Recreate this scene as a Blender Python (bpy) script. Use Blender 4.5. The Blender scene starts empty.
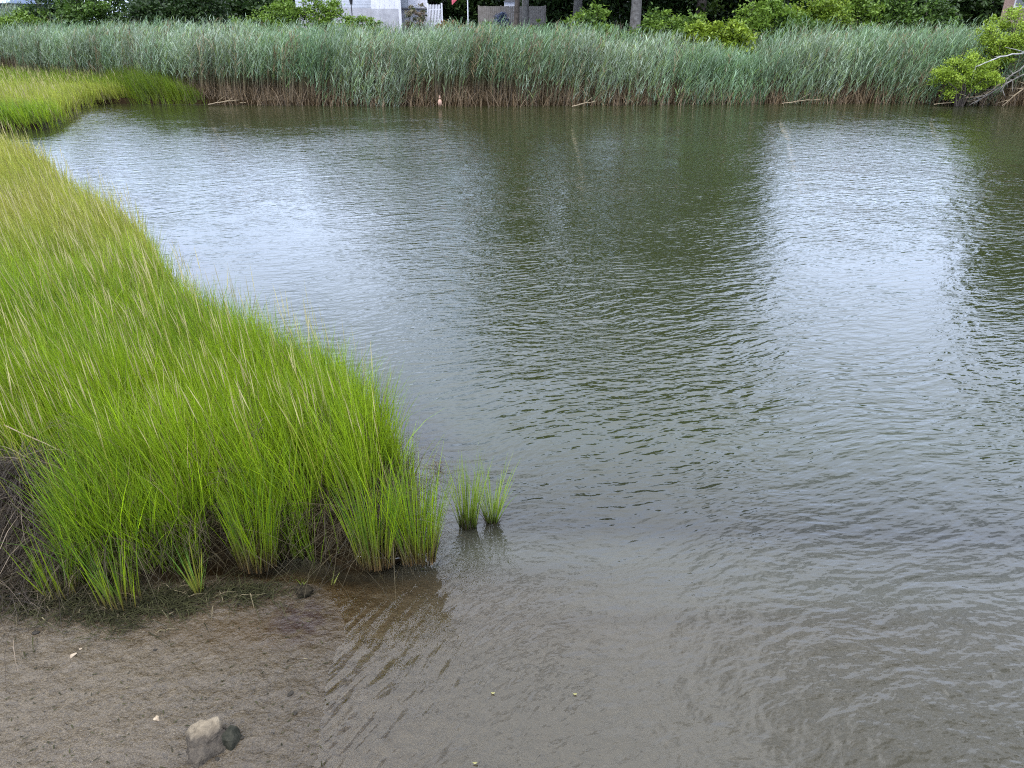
import bpy, math, random
import numpy as np
from mathutils import Vector

random.seed(7)
rng = np.random.default_rng(11)
S = bpy.context.scene
COL = S.collection
PI = math.pi

# ---------------------------------------------------------------- camera
FPX = 745.0
TH = math.radians(25.98)
H = 3.4
cam_d = bpy.data.cameras.new('camera')
cam_d.sensor_width = 36.0
cam_d.lens = 36.0 * FPX / 1024.0
cam_d.clip_start = 0.05
cam_d.clip_end = 3000
cam = bpy.data.objects.new('camera', cam_d)
COL.objects.link(cam)
cam.location = (0, 0, H)
cam.rotation_euler = (PI / 2 - TH, 0, 0)
S.camera = cam

# ---------------------------------------------------------------- world
SUN_EL, SUN_AZ = math.radians(56), math.radians(215)   # azimuth from +Y, clockwise
world = bpy.data.worlds.new('World')
S.world = world
world.use_nodes = True
nt = world.node_tree
nt.nodes.clear()
wo = nt.nodes.new('ShaderNodeOutputWorld')
bg = nt.nodes.new('ShaderNodeBackground')
sky = nt.nodes.new('ShaderNodeTexSky')
sky.sky_type = 'NISHITA'
sky.sun_disc = False
sky.sun_elevation = SUN_EL
sky.sun_rotation = SUN_AZ
sky.air_density = 1.0
sky.dust_density = 0.6
tc = nt.nodes.new('ShaderNodeTexCoord')
mp = nt.nodes.new('ShaderNodeMapping')
mp.inputs['Scale'].default_value = (1, 1, 2.4)
mp.inputs['Location'].default_value = (0.35, 0.2, 0.1)
nz = nt.nodes.new('ShaderNodeTexNoise')
nz.inputs['Scale'].default_value = 2.3
nz.inputs['Detail'].default_value = 7
nz.inputs['Roughness'].default_value = 0.55
cr = nt.nodes.new('ShaderNodeValToRGB')
cr.color_ramp.elements[0].position = 0.34
cr.color_ramp.elements[1].position = 0.50
cr.color_ramp.elements[0].color = (0, 0, 0, 1)
cr.color_ramp.elements[1].color = (1, 1, 1, 1)
nz2 = nt.nodes.new('ShaderNodeTexNoise')
nz2.inputs['Scale'].default_value = 4.5
nz2.inputs['Detail'].default_value = 6
cc = nt.nodes.new('ShaderNodeValToRGB')
cc.color_ramp.elements[0].position = 0.3
cc.color_ramp.elements[1].position = 0.75
WSTR = 0.12
cc.color_ramp.elements[0].color = tuple(v / WSTR for v in (1.85, 2.00, 2.35)) + (1,)
cc.color_ramp.elements[1].color = tuple(v / WSTR for v in (2.55, 2.68, 2.95)) + (1,)
mix = nt.nodes.new('ShaderNodeMix')
mix.data_type = 'RGBA'
L = nt.links.new
L(tc.outputs['Generated'], mp.inputs['Vector'])
L(mp.outputs[0], nz.inputs['Vector'])
L(mp.outputs[0], nz2.inputs['Vector'])
L(nz.outputs[0], cr.inputs[0])
L(nz2.outputs[0], cc.inputs[0])
L(cr.outputs[0], mix.inputs['Factor'])
L(sky.outputs[0], mix.inputs['A'])
# an overcast sky is brighter overhead than towards the horizon, and bluer low down
sepw = nt.nodes.new('ShaderNodeSeparateXYZ')
elr = nt.nodes.new('ShaderNodeValToRGB')
els = elr.color_ramp.elements
els[0].position = 0.08; els[0].color = (0.42, 0.48, 0.60, 1)
els[1].position = 0.80; els[1].color = (1.0, 0.99, 0.97, 1)
e_ = els.new(0.42); e_.color = (0.63, 0.69, 0.80, 1)
grad = nt.nodes.new('ShaderNodeMix'); grad.data_type = 'RGBA'; grad.blend_type = 'MULTIPLY'; grad.inputs['Factor'].default_value = 1.0
L(tc.outputs['Generated'], sepw.inputs[0]); L(sepw.outputs[2], elr.inputs[0])
L(cc.outputs[0], grad.inputs['A']); L(elr.outputs[0], grad.inputs['B'])
L(grad.outputs['Result'], mix.inputs['B'])
L(mix.outputs['Result'], bg.inputs['Color'])
bg.inputs['Strength'].default_value = WSTR
L(bg.outputs[0], wo.inputs[0])

sun_d = bpy.data.lights.new('sun', 'SUN')
sun_d.energy = 1.4
sun_d.angle = math.radians(14)
sun_d.color = (1.0, 0.95, 0.87)
sun = bpy.data.objects.new('sun', sun_d)
COL.objects.link(sun)
sdir = Vector((math.sin(SUN_AZ) * math.cos(SUN_EL), math.cos(SUN_AZ) * math.cos(SUN_EL), math.sin(SUN_EL)))
sun.rotation_euler = sdir.to_track_quat('Z', 'Y').to_euler()

vs = S.view_settings
vs.view_transform = 'Standard'
vs.look = 'None'
vs.gamma = 1.0
vs.exposure = 1.2
vs.use_curve_mapping = False
S.cycles.max_bounces = 8
S.cycles.transparent_max_bounces = 16
S.cycles.use_denoising = False      # the leaf and blade detail stays crisp
S.cycles.filter_width = 1.15
S.cycles.sample_clamp_indirect = 4.0


# ---------------------------------------------------------------- helpers
def at(px, py, z=0.0):
    """the point at height z that stands under a given place of the photograph"""
    a = (px - 512) / FPX
    b = (384 - py) / FPX
    d = (a, math.cos(TH) + b * math.sin(TH), -math.sin(TH) + b * math.cos(TH))
    t = (z - H) / d[2]
    return d[0] * t, d[1] * t


def atY(px, py, Y):
    """the point at distance Y seen at a given place of the photograph"""
    a = (px - 512) / FPX
    b = (384 - py) / FPX
    d = (a, math.cos(TH) + b * math.sin(TH), -math.sin(TH) + b * math.cos(TH))
    t = Y / d[1]
    return d[0] * t, Y, H + d[2] * t


def props(o, label=None, cat=None, group=None, kind=None):
    if label: o['label'] = label
    if cat: o['category'] = cat
    if group: o['group'] = group
    if kind: o['kind'] = kind
    return o


def link(name, me, mat=None, parent=None, loc=None, color=None):
    o = bpy.data.objects.new(name, me)
    COL.objects.link(o)
    if mat is not None:
        me.materials.append(mat)
    if parent is not None:
        o.parent = parent
    if loc is not None:
        o.location = loc
    if color is not None:
        o.color = color
    return o


def empty(name, loc, rz=0.0, color=None):
    o = bpy.data.objects.new(name, None)
    COL.objects.link(o)
    o.location = loc
    o.rotation_euler = (0, 0, rz)
    return o


def np_mesh(name, V, F, colr=None, smooth=False, extra=None):
    """V (n,3), F (m,k) with a constant k, optional per-vertex colour"""
    me = bpy.data.meshes.new(name)
    V = np.asarray(V, np.float32)
    F = np.asarray(F, np.int32)
    k = F.shape[1]
    me.vertices.add(len(V))
    me.vertices.foreach_set('co', V.ravel())
    me.loops.add(F.size)
    me.loops.foreach_set('vertex_index', F.ravel())
    me.polygons.add(len(F))
    me.polygons.foreach_set('loop_start', np.arange(0, F.size, k, dtype=np.int32))
    me.polygons.foreach_set('loop_total', np.full(len(F), k, np.int32))
    me.polygons.foreach_set('use_smooth', np.full(len(F), smooth))
    if colr is not None:
        a = me.color_attributes.new('tint', 'FLOAT_COLOR', 'POINT')
        c = np.ones((len(V), 4), np.float32)
        c[:, :3] = colr
        a.data.foreach_set('color', c.ravel())
    if extra:
        for nme, arr in extra.items():
            a = me.attributes.new(nme, 'FLOAT', 'POINT')
            a.data.foreach_set('value', np.asarray(arr, np.float32))
    me.update(calc_edges=True)
    me.validate()
    return me


class MB:
    """collects boxes, tubes and quads of ONE part"""
    def __init__(s):
        s.v, s.f = [], []

    def box(s, x0, x1, y0, y1, z0, z1):
        b = len(s.v)
        s.v += [(x, y, z) for z in (z0, z1) for y in (y0, y1) for x in (x0, x1)]
        s.f += [[b + i for i in q] for q in ((0, 2, 3, 1), (4, 5, 7, 6), (0, 1, 5, 4), (2, 6, 7, 3), (0, 4, 6, 2), (1, 3, 7, 5))]
        return s

    def tube(s, pts, rad, n=8, cap=True):
        pts = [Vector(p) for p in pts]
        rings = []
        for i, p in enumerate(pts):
            t = (pts[min(i + 1, len(pts) - 1)] - pts[max(i - 1, 0)]).normalized()
            a = t.cross(Vector((0.13, 0.97, 0.2))).normalized()
            if a.length < 0.1: a = Vector((1, 0, 0))
            b = t.cross(a)
            r = rad[i] if isinstance(rad, (list, tuple)) else rad
            base = len(s.v)
            for k in range(n):
                w = 2 * PI * k / n
                s.v.append(tuple(p + (a * math.cos(w) + b * math.sin(w)) * r))
            rings.append(base)
        for a, b in zip(rings, rings[1:]):
            for k in range(n):
                s.f.append([a + k, a + (k + 1) % n, b + (k + 1) % n, b + k])
        if cap:
            s.f.append([rings[0] + k for k in range(n)][::-1])
            s.f.append([rings[-1] + k for k in range(n)])
        return s

    def poly(s, pts):
        b = len(s.v)
        s.v += [tuple(p) for p in pts]
        s.f.append(list(range(b, b + len(pts))))
        return s

    def prism(s, pts2, y0, y1):
        """outline in x,z pulled from y0 to y1"""
        n = len(pts2)
        b = len(s.v)
        s.v += [(x, y0, z) for x, z in pts2] + [(x, y1, z) for x, z in pts2]
        s.f.append([b + k for k in range(n)])
        s.f.append([b + n + k for k in range(n)][::-1])
        for k in range(n):
            j = (k + 1) % n
            s.f.append([b + k, b + n + k, b + n + j, b + j])
        return s

    def build(s, name, mat, parent=None, loc=None, smooth=False):
        me = bpy.data.meshes.new(name)
        me.from_pydata(s.v, [], s.f)
        if smooth:
            for p in me.polygons: p.use_smooth = True
        me.update()
        return link(name, me, mat, parent, loc)


def in_poly(x, y, poly):
    x = np.asarray(x); y = np.asarray(y)
    ins = np.zeros(x.shape, bool)
    n = len(poly)
    for i in range(n):
        x0, y0 = poly[i]; x1, y1 = poly[(i + 1) % n]
        if y0 == y1: continue
        c = ((y0 > y) != (y1 > y)) & (x < (x1 - x0) * (y - y0) / (y1 - y0) + x0)
        ins ^= c
    return ins


def sdist(x, y, poly):
    """signed distance to a polygon, positive inside"""
    d = np.full(np.shape(x), 1e9)
    n = len(poly)
    for i in range(n):
        ax, ay = poly[i]; bx, by = poly[(i + 1) % n]
        ex, ey = bx - ax, by - ay
        t = np.clip(((x - ax) * ex + (y - ay) * ey) / (ex * ex + ey * ey + 1e-9), 0, 1)
        d = np.minimum(d, np.hypot(x - ax - t * ex, y - ay - t * ey))
    return np.where(in_poly(x, y, poly), d, -d)


def smooth(t):
    t = np.clip(t, 0, 1)
    return t * t * (3 - 2 * t)


def _hash(ix, iy, seed):
    n = (ix * 374761393 + iy * 668265263 + seed * 1442695041) & 0x7fffffff
    n = ((n ^ (n >> 13)) * 1274126177) & 0x7fffffff
    return ((n ^ (n >> 16)) & 0xffff) / 65535.0


def vnoise(x, y, seed=0):
    ix = np.floor(x).astype(np.int64); iy = np.floor(y).astype(np.int64)
    fx = smooth(x - ix); fy = smooth(y - iy)
    a = _hash(ix, iy, seed); b = _hash(ix + 1, iy, seed); c = _hash(ix, iy + 1, seed); d = _hash(ix + 1, iy + 1, seed)
    return (a * (1 - fx) + b * fx) * (1 - fy) + (c * (1 - fx) + d * fx) * fy


def fbm(x, y, oct=4, seed=0):
    s = 0; a = 0.5; t = 0
    for k in range(oct):
        s = s + a * vnoise(x * 2 ** k + 17.3 * k, y * 2 ** k - 9.1 * k, seed + k); t += a; a *= 0.5
    return s / t


# ---------------------------------------------------------------- materials
def newmat(name):
    m = bpy.data.materials.new(name)
    m.use_nodes = True
    t = m.node_tree
    t.nodes.clear()
    o = t.nodes.new('ShaderNodeOutputMaterial')
    return m, t, o


def noise_node(t, scale, detail=4, vec=None, rough=0.55):
    n = t.nodes.new('ShaderNodeTexNoise')
    n.inputs['Scale'].default_value = scale
    n.inputs['Detail'].default_value = detail
    n.inputs['Roughness'].default_value = rough
    if vec is not None: t.links.new(vec, n.inputs['Vector'])
    return n


def ramp(t, src, stops):
    r = t.nodes.new('ShaderNodeValToRGB')
    e = r.color_ramp.elements
    while len(e) < len(stops): e.new(0.5)
    for i, (p, c) in enumerate(stops):
        e[i].position = p
        e[i].color = (c[0], c[1], c[2], 1) if isinstance(c, tuple) else (c, c, c, 1)
    t.links.new(src, r.inputs[0])
    return r.outputs[0]


def mixc(t, fac, a, b, blend='MIX'):
    m = t.nodes.new('ShaderNodeMix')
    m.data_type = 'RGBA'
    m.blend_type = blend
    for s, v in (('Factor', fac), ('A', a), ('B', b)):
        if isinstance(v, bpy.types.NodeSocket): t.links.new(v, m.inputs[s])
        elif s == 'Factor': m.inputs[s].default_value = v
        else: m.inputs[s].default_value = (v[0], v[1], v[2], 1)
    return m.outputs['Result']


def math_n(t, op, a, b=None, c=None, clamp=False):
    m = t.nodes.new('ShaderNodeMath')
    m.operation = op
    m.use_clamp = clamp
    for i, v in enumerate((a, b, c)):
        if v is None: continue
        if isinstance(v, bpy.types.NodeSocket): t.links.new(v, m.inputs[i])
        else: m.inputs[i].default_value = v
    return m.outputs[0]


def plain(name, c1, c2, scale=6, rough=0.75, bump=0.0, spec=0.3):
    m, t, o = newmat(name)
    p = t.nodes.new('ShaderNodeBsdfPrincipled')
    tcn = t.nodes.new('ShaderNodeTexCoord')
    n = noise_node(t, scale, 6, tcn.outputs['Object'])
    col = ramp(t, n.outputs[0], [(0.3, c1), (0.7, c2)])
    t.links.new(col, p.inputs['Base Color'])
    p.inputs['Roughness'].default_value = rough
    p.inputs['Specular IOR Level'].default_value = spec
    if bump:
        b = t.nodes.new('ShaderNodeBump')
        b.inputs['Distance'].default_value = bump
        t.links.new(n.outputs[0], b.inputs['Height'])
        t.links.new(b.outputs[0], p.inputs['Normal'])
    t.links.new(p.outputs[0], o.inputs[0])
    return m


def leafmat(name, trans=0.35, rough=0.5, spec=0.25, objcol=False, sat=1.0):
    """colour comes from the plant's own per-leaf tint"""
    m, t, o = newmat(name)
    a = t.nodes.new('ShaderNodeAttribute')
    a.attribute_name = 'tint'
    col = a.outputs['Color']
    if objcol:
        oi = t.nodes.new('ShaderNodeObjectInfo')
        col = mixc(t, 1.0, col, oi.outputs['Color'], 'MULTIPLY')
    p = t.nodes.new('ShaderNodeBsdfPrincipled')
    p.inputs['Roughness'].default_value = rough
    p.inputs['Specular IOR Level'].default_value = spec
    t.links.new(col, p.inputs['Base Color'])
    tr = t.nodes.new('ShaderNodeBsdfTranslucent')
    t.links.new(col, tr.inputs['Color'])
    ms = t.nodes.new('ShaderNodeMixShader')
    ms.inputs[0].default_value = trans
    t.links.new(p.outputs[0], ms.inputs[1])
    t.links.new(tr.outputs[0], ms.inputs[2])
    t.links.new(ms.outputs[0], o.inputs[0])
    return m


M_grass = leafmat('grass_blade', 0.4, 0.5, 0.25)
M_reed = leafmat('reed_leaf', 0.3, 0.5, 0.35)
M_leaf = leafmat('tree_leaf', 0.3, 0.5, 0.25, objcol=True)
M_dead = leafmat('dead_plant', 0.1, 0.8, 0.1)
M_bark = plain('bark_grey', (0.06, 0.052, 0.045), (0.16, 0.15, 0.135), 5, 0.9, 0.03)
M_barkd = plain('bark_dark', (0.03, 0.024, 0.018), (0.09, 0.07, 0.055), 5, 0.9, 0.03)
M_drift = plain('bleached_wood', (0.17, 0.165, 0.155), (0.32, 0.31, 0.30), 9, 0.8, 0.01)
M_tan = plain('tan_wood', (0.12, 0.09, 0.055), (0.24, 0.19, 0.12), 9, 0.8, 0.01)


# ---------------------------------------------------------------- the land: outlines of banks and marsh
def wob(pts, amp, seed, closed=True, step=0.6):
    """roughen an outline"""
    out = []
    n = len(pts)
    r = random.Random(seed)
    for i in range(n):
        a = pts[i]; b = pts[(i + 1) % n]
        d = math.hypot(b[0] - a[0], b[1] - a[1])
        k = max(1, min(14, int(d / step)))
        for j in range(k):
            t = j / k
            out.append((a[0] + (b[0] - a[0]) * t + r.uniform(-amp, amp), a[1] + (b[1] - a[1]) * t + r.uniform(-amp, amp)))
    return out


MARSH = wob([(-0.62, 4.22), (-0.66, 4.7), (-1.02, 5.45), (-1.50, 6.2), (-2.3, 6.85), (-2.95, 7.4), (-4.45, 9.3), (-5.3, 10.97), (-6.55, 12.4),
             (-8.55, 14.8), (-10.95, 18.1), (-13.8, 20.9), (-22, 23.0), (-45, 22), (-45, 3.0), (-6, 3.6), (-4.2, 3.9), (-3.62, 4.05), (-3.25, 3.95),
             (-2.75, 3.72), (-2.42, 3.98), (-2.07, 4.02), (-1.78, 4.12), (-1.47, 4.2), (-1.1, 4.1), (-0.85, 4.08)], 0.06, 3)
PATCH = wob([(-18.6, 35.2), (-17.9, 32.8), (-16.5, 29.2), (-16.0, 27.0), (-19, 25.9), (-45, 24.5), (-60, 24.5), (-60, 70), (-45, 60), (-30, 49), (-21, 42), (-17.2, 37.5)], 0.15, 5)
BANK = wob([(-17.0, 35.9), (-14.2, 35.9), (-9.5, 35.6), (-4, 35.2), (0, 35.2), (4, 35.7), (8.6, 36.1), (13, 36.4), (17.9, 36.5), (20.5, 35.9), (23, 35.3), (28, 34.6), (60, 33),
            (400, 33), (400, 400), (-400, 400), (-400, 70), (-60, 62), (-45, 58), (-30, 48), (-21, 41)], 0.12, 9)
FRONT = [p for p in MARSH]


def xw(y):      # the near waterline on the mud
    return np.interp(y, [2.3, 2.6, 2.96, 3.41, 3.76, 4.0, 4.3], [-0.97, -0.99, -1.05, -1.03, -1.17, -1.20, -1.22]) + 0.012 * np.sin(y * 11)


def land(x, y):
    dm = sdist(x, y, MARSH)
    dp = sdist(x, y, PATCH)
    db = sdist(x, y, BANK)
    # river bed: shallow by the near shore, deeper out
    bed = -0.03 - 0.020 * np.clip(x + 1.1, 0, 6) - 0.32 * np.clip(y - 3.6, 0, 8)
    bed = np.maximum(bed, -1.0)
    # near mud flat
    d = xw(y) - x
    mud = np.where(d > 0, 0.035 * d, 0.055 * d)
    mud = np.where(d > 2, 0.07 + 0.05 * (d - 2), mud)
    mud = mud + (0.016 * (fbm(x * 2.2, y * 2.2, 3, 3) - 0.5)) * np.clip((d - 0.1) / 0.6, 0.12, 1) + 0.014 * np.clip(d / 0.25, 0.25, 1) * (fbm(x * 9, y * 9, 3, 8) - 0.5)
    # runnels and foot-marked texture
    near = smooth((4.6 - y) / 0.8)
    h = bed * (1 - near) + np.maximum(mud, bed) * near
    # toe of the marsh bank towards the river
    toe = np.where(dm > -1.5, -0.03 - 0.9 * (-dm), -9)
    h = np.where(dm < 0, np.maximum(h, np.where(near > 0.4, -9, toe)), h)
    # peat step under the grass
    edge = 0.10 * (fbm(x * 3.0, y * 3.0, 3, 21) - 0.5)
    s = smooth((dm + edge + 0.02) / 0.14)
    top = 0.20 + 0.05 * (fbm(x * 2, y * 2, 4, 5) - 0.5) + 0.06 * (fbm(x * 14, y * 14, 3, 15) - 0.5)
    h = h * (1 - s) + top * s
    s = smooth((dp + 0.1) / 0.3)
    h = h * (1 - s) + 0.22 * s
    s = smooth((db + 0.15) / 0.45)
    lb = 0.16 + 0.25 * smooth(db / 6) + 2.2 * smooth((y - 46 - 13 * smooth((-x - 13) / 10)) / 12) + 0.05 * (fbm(x * 1.5, y * 1.5, 3, 5) - 0.5)
    h = h * (1 - s) + lb * s
    return h, dm, dp, db


def axis(parts):
    out = [parts[0][0]]
    for a, b, st in parts:
        n = max(1, int(round((b - a) / st)))
        out += [a + (b - a) * (k + 1) / n for k in range(n)]
    return np.array(out)


def grid(ax, ay):
    X, Y = np.meshgrid(ax, ay)
    nx, ny = len(ax), len(ay)
    i = np.arange(nx * ny).reshape(ny, nx)
    F = np.stack([i[:-1, :-1], i[:-1, 1:], i[1:, 1:], i[1:, :-1]], -1).reshape(-1, 4)
    return X.ravel(), Y.ravel(), F


ax = axis([(-500, -60, 40), (-60, -12, 1.0), (-12, -5, 0.15), (-5, 0.6, 0.018), (0.6, 6, 0.15), (6, 60, 1.0), (60, 500, 40)])
ay = axis([(-60, 0, 6), (0, 2.2, 0.2), (2.2, 5.0, 0.018), (5.0, 10, 0.12), (10, 34, 0.5), (34, 38, 0.12), (38, 62, 0.6), (62, 600, 30)])
X, Y, F = grid(ax, ay)
Hh, dM, dP, dB = land(X, Y)
peat = np.clip(smooth((dM + 0.20 + 0.25 * (fbm(X * 4, Y * 4, 3, 40) - 0.5)) / 0.18), 0, 1)
peat = np.maximum(peat, smooth((dB + 0.5) / 0.4)); peat = np.maximum(peat, smooth((dP + 0.4) / 0.4))
# seaweed stain, rusty film and silty film of the mud
sx, sy = at(300, 622)
weed = np.exp(-(((X - sx) / 0.20) ** 2 + ((Y - sy) / 0.20) ** 2) ** 1.4) * smooth((fbm(X * 26, Y * 26, 3, 50) - 0.42) / 0.15)
rx, ry = at(245, 630)
rust = np.exp(-(((X - rx) / 0.50) ** 2 + ((Y - ry) / 0.20) ** 2))
rust = np.maximum(rust, smooth((X - (xw(Y) - 0.18)) / 0.25) * smooth((Y - 3.1) / 0.6)) * (0.4 + 0.6 * fbm(X * 6, Y * 6, 3, 70))
me = np_mesh('ground', np.stack([X, Y, Hh], 1), F, None, True, {'peat': peat, 'weed': weed, 'rust': rust, 'wet': smooth((0.045 - Hh) / 0.05)})

m, t, o = newmat('river_mud')
p = t.nodes.new('ShaderNodeBsdfPrincipled')
tcn = t.nodes.new('ShaderNodeTexCoord')
P = tcn.outputs['Object']


def attr(t, n):
    a = t.nodes.new('ShaderNodeAttribute'); a.attribute_name = n
    return a.outputs['Fac']


n1 = noise_node(t, 2.2, 6, P); n2 = noise_node(t, 26, 8, P, 0.7); n3 = noise_node(t, 110, 5, P, 0.75)
c = ramp(t, n1.outputs[0], [(0.3, (0.092, 0.069, 0.045)), (0.7, (0.142, 0.115, 0.082))])
c = mixc(t, 0.60, c, ramp(t, n2.outputs[0], [(0.35, (0.040, 0.030, 0.019)), (0.62, (0.180, 0.150, 0.112))]))
c = mixc(t, 0.30, c, ramp(t, n3.outputs[0], [(0.42, (0.018, 0.013, 0.009)), (0.50, (0.110, 0.087, 0.062)), (0.60, (0.33, 0.29, 0.23))]))
vo = t.nodes.new('ShaderNodeTexVoronoi'); vo.inputs['Scale'].default_value = 16; t.links.new(P, vo.inputs['Vector'])
c = mixc(t, ramp(t, vo.outputs['Distance'], [(0.05, 0.85), (0.12, 0.0)]), c, (0.02, 0.015, 0.01))
c = mixc(t, attr(t, 'wet'), c, mixc(t, 1.0, c, (0.62, 0.60, 0.56), 'MULTIPLY'))
c = mixc(t, math_n(t, 'MULTIPLY', attr(t, 'rust'), 0.75, clamp=True), c, (0.080, 0.048, 0.014))
c = mixc(t, math_n(t, 'MULTIPLY', attr(t, 'weed'), 0.85, clamp=True), c, (0.034, 0.015, 0.015))
c = mixc(t, math_n(t, 'MULTIPLY', attr(t, 'peat'), 0.97, clamp=True), c, ramp(t, n2.outputs[0], [(0.35, (0.012, 0.009, 0.006)), (0.7, (0.05, 0.038, 0.026))]))
c = mixc(t, 1.0, c, (0.41, 0.37, 0.29), 'MULTIPLY')
t.links.new(c, p.inputs['Base Color'])
wet = noise_node(t, 1.6, 5, P)
r_ = ramp(t, wet.outputs[0], [(0.40, 0.14), (0.60, 0.36)])
t.links.new(r_, p.inputs['Roughness'])
t.links.new(math_n(t, 'MULTIPLY', math_n(t, 'SUBTRACT', 1.0, attr(t, 'peat')), 0.42), p.inputs['Specular IOR Level'])
n0 = noise_node(t, 7.5, 4, P)
b0 = t.nodes.new('ShaderNodeBump'); b0.inputs['Distance'].default_value = 0.05
t.links.new(n0.outputs[0], b0.inputs['Height'])
b1 = t.nodes.new('ShaderNodeBump'); b1.inputs['Distance'].default_value = 0.015
t.links.new(b0.outputs[0], b1.inputs['Normal'])
t.links.new(n2.outputs[0], b1.inputs['Height'])
b2 = t.nodes.new('ShaderNodeBump'); b2.inputs['Distance'].default_value = 0.003
t.links.new(n3.outputs[0], b2.inputs['Height']); t.links.new(b1.outputs[0], b2.inputs['Normal'])
t.links.new(b2.outputs[0], p.inputs['Normal'])
t.links.new(p.outputs[0], o.inputs[0])
M_mud = m
g = link('ground', me, M_mud)
props(g, kind='structure')

# ---------------------------------------------------------------- water
ax = axis([(-500, -60, 40), (-60, -6, 3), (-6, 6, 0.08), (6, 60, 3), (60, 500, 40)])
ay = axis([(-60, 0, 6), (0, 12, 0.08), (12, 38, 1.0), (38, 60, 3)])
X, Y, F = grid(ax, ay)
dep, _, _, _ = land(X, Y)
me = np_mesh('water', np.stack([X, Y, X * 0], 1), F, None, True, {'depth': np.clip(-dep, 0, 2)})
m, t, o = newmat('river_water')
geo = t.nodes.new('ShaderNodeNewGeometry')
pos = geo.outputs['Position']


def wavelayer(ang, along, across, detail, rough, seed, dist=0.0):
    mp = t.nodes.new('ShaderNodeMapping')
    mp.vector_type = 'TEXTURE'      # inverse transform: first turned, then scaled
    mp.inputs['Rotation'].default_value = (0, 0, ang)
    mp.inputs['Scale'].default_value = (along, across, 1)
    mp.inputs['Location'].default_value = (seed * 3.7, seed * 1.9, 0)
    t.links.new(warp, mp.inputs['Vector'])
    n = noise_node(t, 1.0, detail, mp.outputs[0], rough)
    n.noise_dimensions = '2D'
    n.inputs['Distortion'].default_value = dist
    return math_n(t, 'SUBTRACT', n.outputs[0], 0.5)


# gentle warp so that the crests bend
wn = noise_node(t, 0.55, 2, pos)
vs_ = t.nodes.new('ShaderNodeVectorMath'); vs_.operation = 'SCALE'; vs_.inputs['Scale'].default_value = 0.55
t.links.new(wn.outputs['Color'], vs_.inputs[0])
va = t.nodes.new('ShaderNodeVectorMath'); va.operation = 'ADD'
t.links.new(pos, va.inputs[0]); t.links.new(vs_.outputs[0], va.inputs[1])
warp = va.outputs[0]

D = math.radians
l1 = wavelayer(D(22), 0.30, 0.095, 2.0, 0.45, 1)
l2 = wavelayer(D(2), 0.22, 0.070, 2.0, 0.45, 2)
l3 = wavelayer(D(25), 0.75, 0.30, 2.0, 0.4, 3)
l4 = wavelayer(D(62), 0.34, 0.085, 1.5, 0.4, 4)      # ripples that have turned along the near shore
l6 = wavelayer(D(48), 0.20, 0.11, 2.0, 0.5, 6)
l5 = wavelayer(D(40), 0.06, 0.035, 2.0, 0.5, 5)
sep = t.nodes.new('ShaderNodeSeparateXYZ'); t.links.new(pos, sep.inputs[0])
# shore mask: 1 near the mud, 0 out on the river
shore = math_n(t, 'SUBTRACT', 1.0, math_n(t, 'MULTIPLY', math_n(t, 'ADD', math_n(t, 'MAXIMUM', math_n(t, 'ADD', sep.outputs[0], 0.9), 0.0), math_n(t, 'MAXIMUM', math_n(t, 'MULTIPLY', math_n(t, 'SUBTRACT', sep.outputs[1], 3.6), 0.6), 0.0)), 0.75), clamp=True)
# wind streaks: large soft patches of rougher and calmer water
wpn = noise_node(t, 0.16, 3, pos)
wind = t.nodes.new('ShaderNodeMapRange'); wind.inputs[1].default_value = 0.35; wind.inputs[2].default_value = 0.65
wind.inputs[3].default_value = 0.50; wind.inputs[4].default_value = 1.25
t.links.new(wpn.outputs[0], wind.inputs[0])
# the lee of the grass is calmer
lee = t.nodes.new('ShaderNodeMapRange'); lee.interpolation_type = 'SMOOTHSTEP'
lee.inputs[1].default_value = -0.6; lee.inputs[2].default_value = 2.0; lee.inputs[3].default_value = 0.55; lee.inputs[4].default_value = 1.0
leex = math_n(t, 'ADD', sep.outputs[0], math_n(t, 'MULTIPLY', math_n(t, 'SUBTRACT', sep.outputs[1], 5.0), 0.35))
t.links.new(leex, lee.inputs[0])
closer = t.nodes.new('ShaderNodeMapRange'); closer.interpolation_type = 'SMOOTHSTEP'
closer.inputs[1].default_value = 2.4; closer.inputs[2].default_value = 6.5; closer.inputs[3].default_value = 0.80; closer.inputs[4].default_value = 1.0
t.links.new(sep.outputs[1], closer.inputs[0])
amp = math_n(t, 'MULTIPLY', math_n(t, 'MULTIPLY', wind.outputs[0], lee.outputs[0]), closer.outputs[0])
A = lambda v, k: math_n(t, 'MULTIPLY', v, k)
nearm = math_n(t, 'SUBTRACT', 1.0, math_n(t, 'MULTIPLY', math_n(t, 'MAXIMUM', math_n(t, 'SUBTRACT', sep.outputs[1], 3.0), 0.0), 0.33), clamp=True)
main = math_n(t, 'ADD', A(l1, 0.0150), math_n(t, 'ADD', A(l2, 0.0085), A(l3, 0.015)))
inv = math_n(t, 'SUBTRACT', 1.0, math_n(t, 'MULTIPLY', shore, 0.85))
hgt = math_n(t, 'ADD', math_n(t, 'MULTIPLY', math_n(t, 'MULTIPLY', main, inv), amp), math_n(t, 'ADD', math_n(t, 'MULTIPLY', A(l4, 0.0200), shore), math_n(t, 'ADD', math_n(t, 'MULTIPLY', A(l6, 0.009), nearm), A(l5, 0.0013))))
bp = t.nodes.new('ShaderNodeBump')
bp.inputs['Strength'].default_value = 1.0
bp.inputs['Distance'].default_value = 1.0
t.links.new(hgt, bp.inputs['Height'])
fr = t.nodes.new('ShaderNodeFresnel'); fr.inputs['IOR'].default_value = 1.34
t.links.new(bp.outputs[0], fr.inputs['Normal'])
gl = t.nodes.new('ShaderNodeBsdfGlossy'); gl.inputs['Roughness'].default_value = 0.0
gl.inputs['Color'].default_value = (1, 1, 1, 1)
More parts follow.
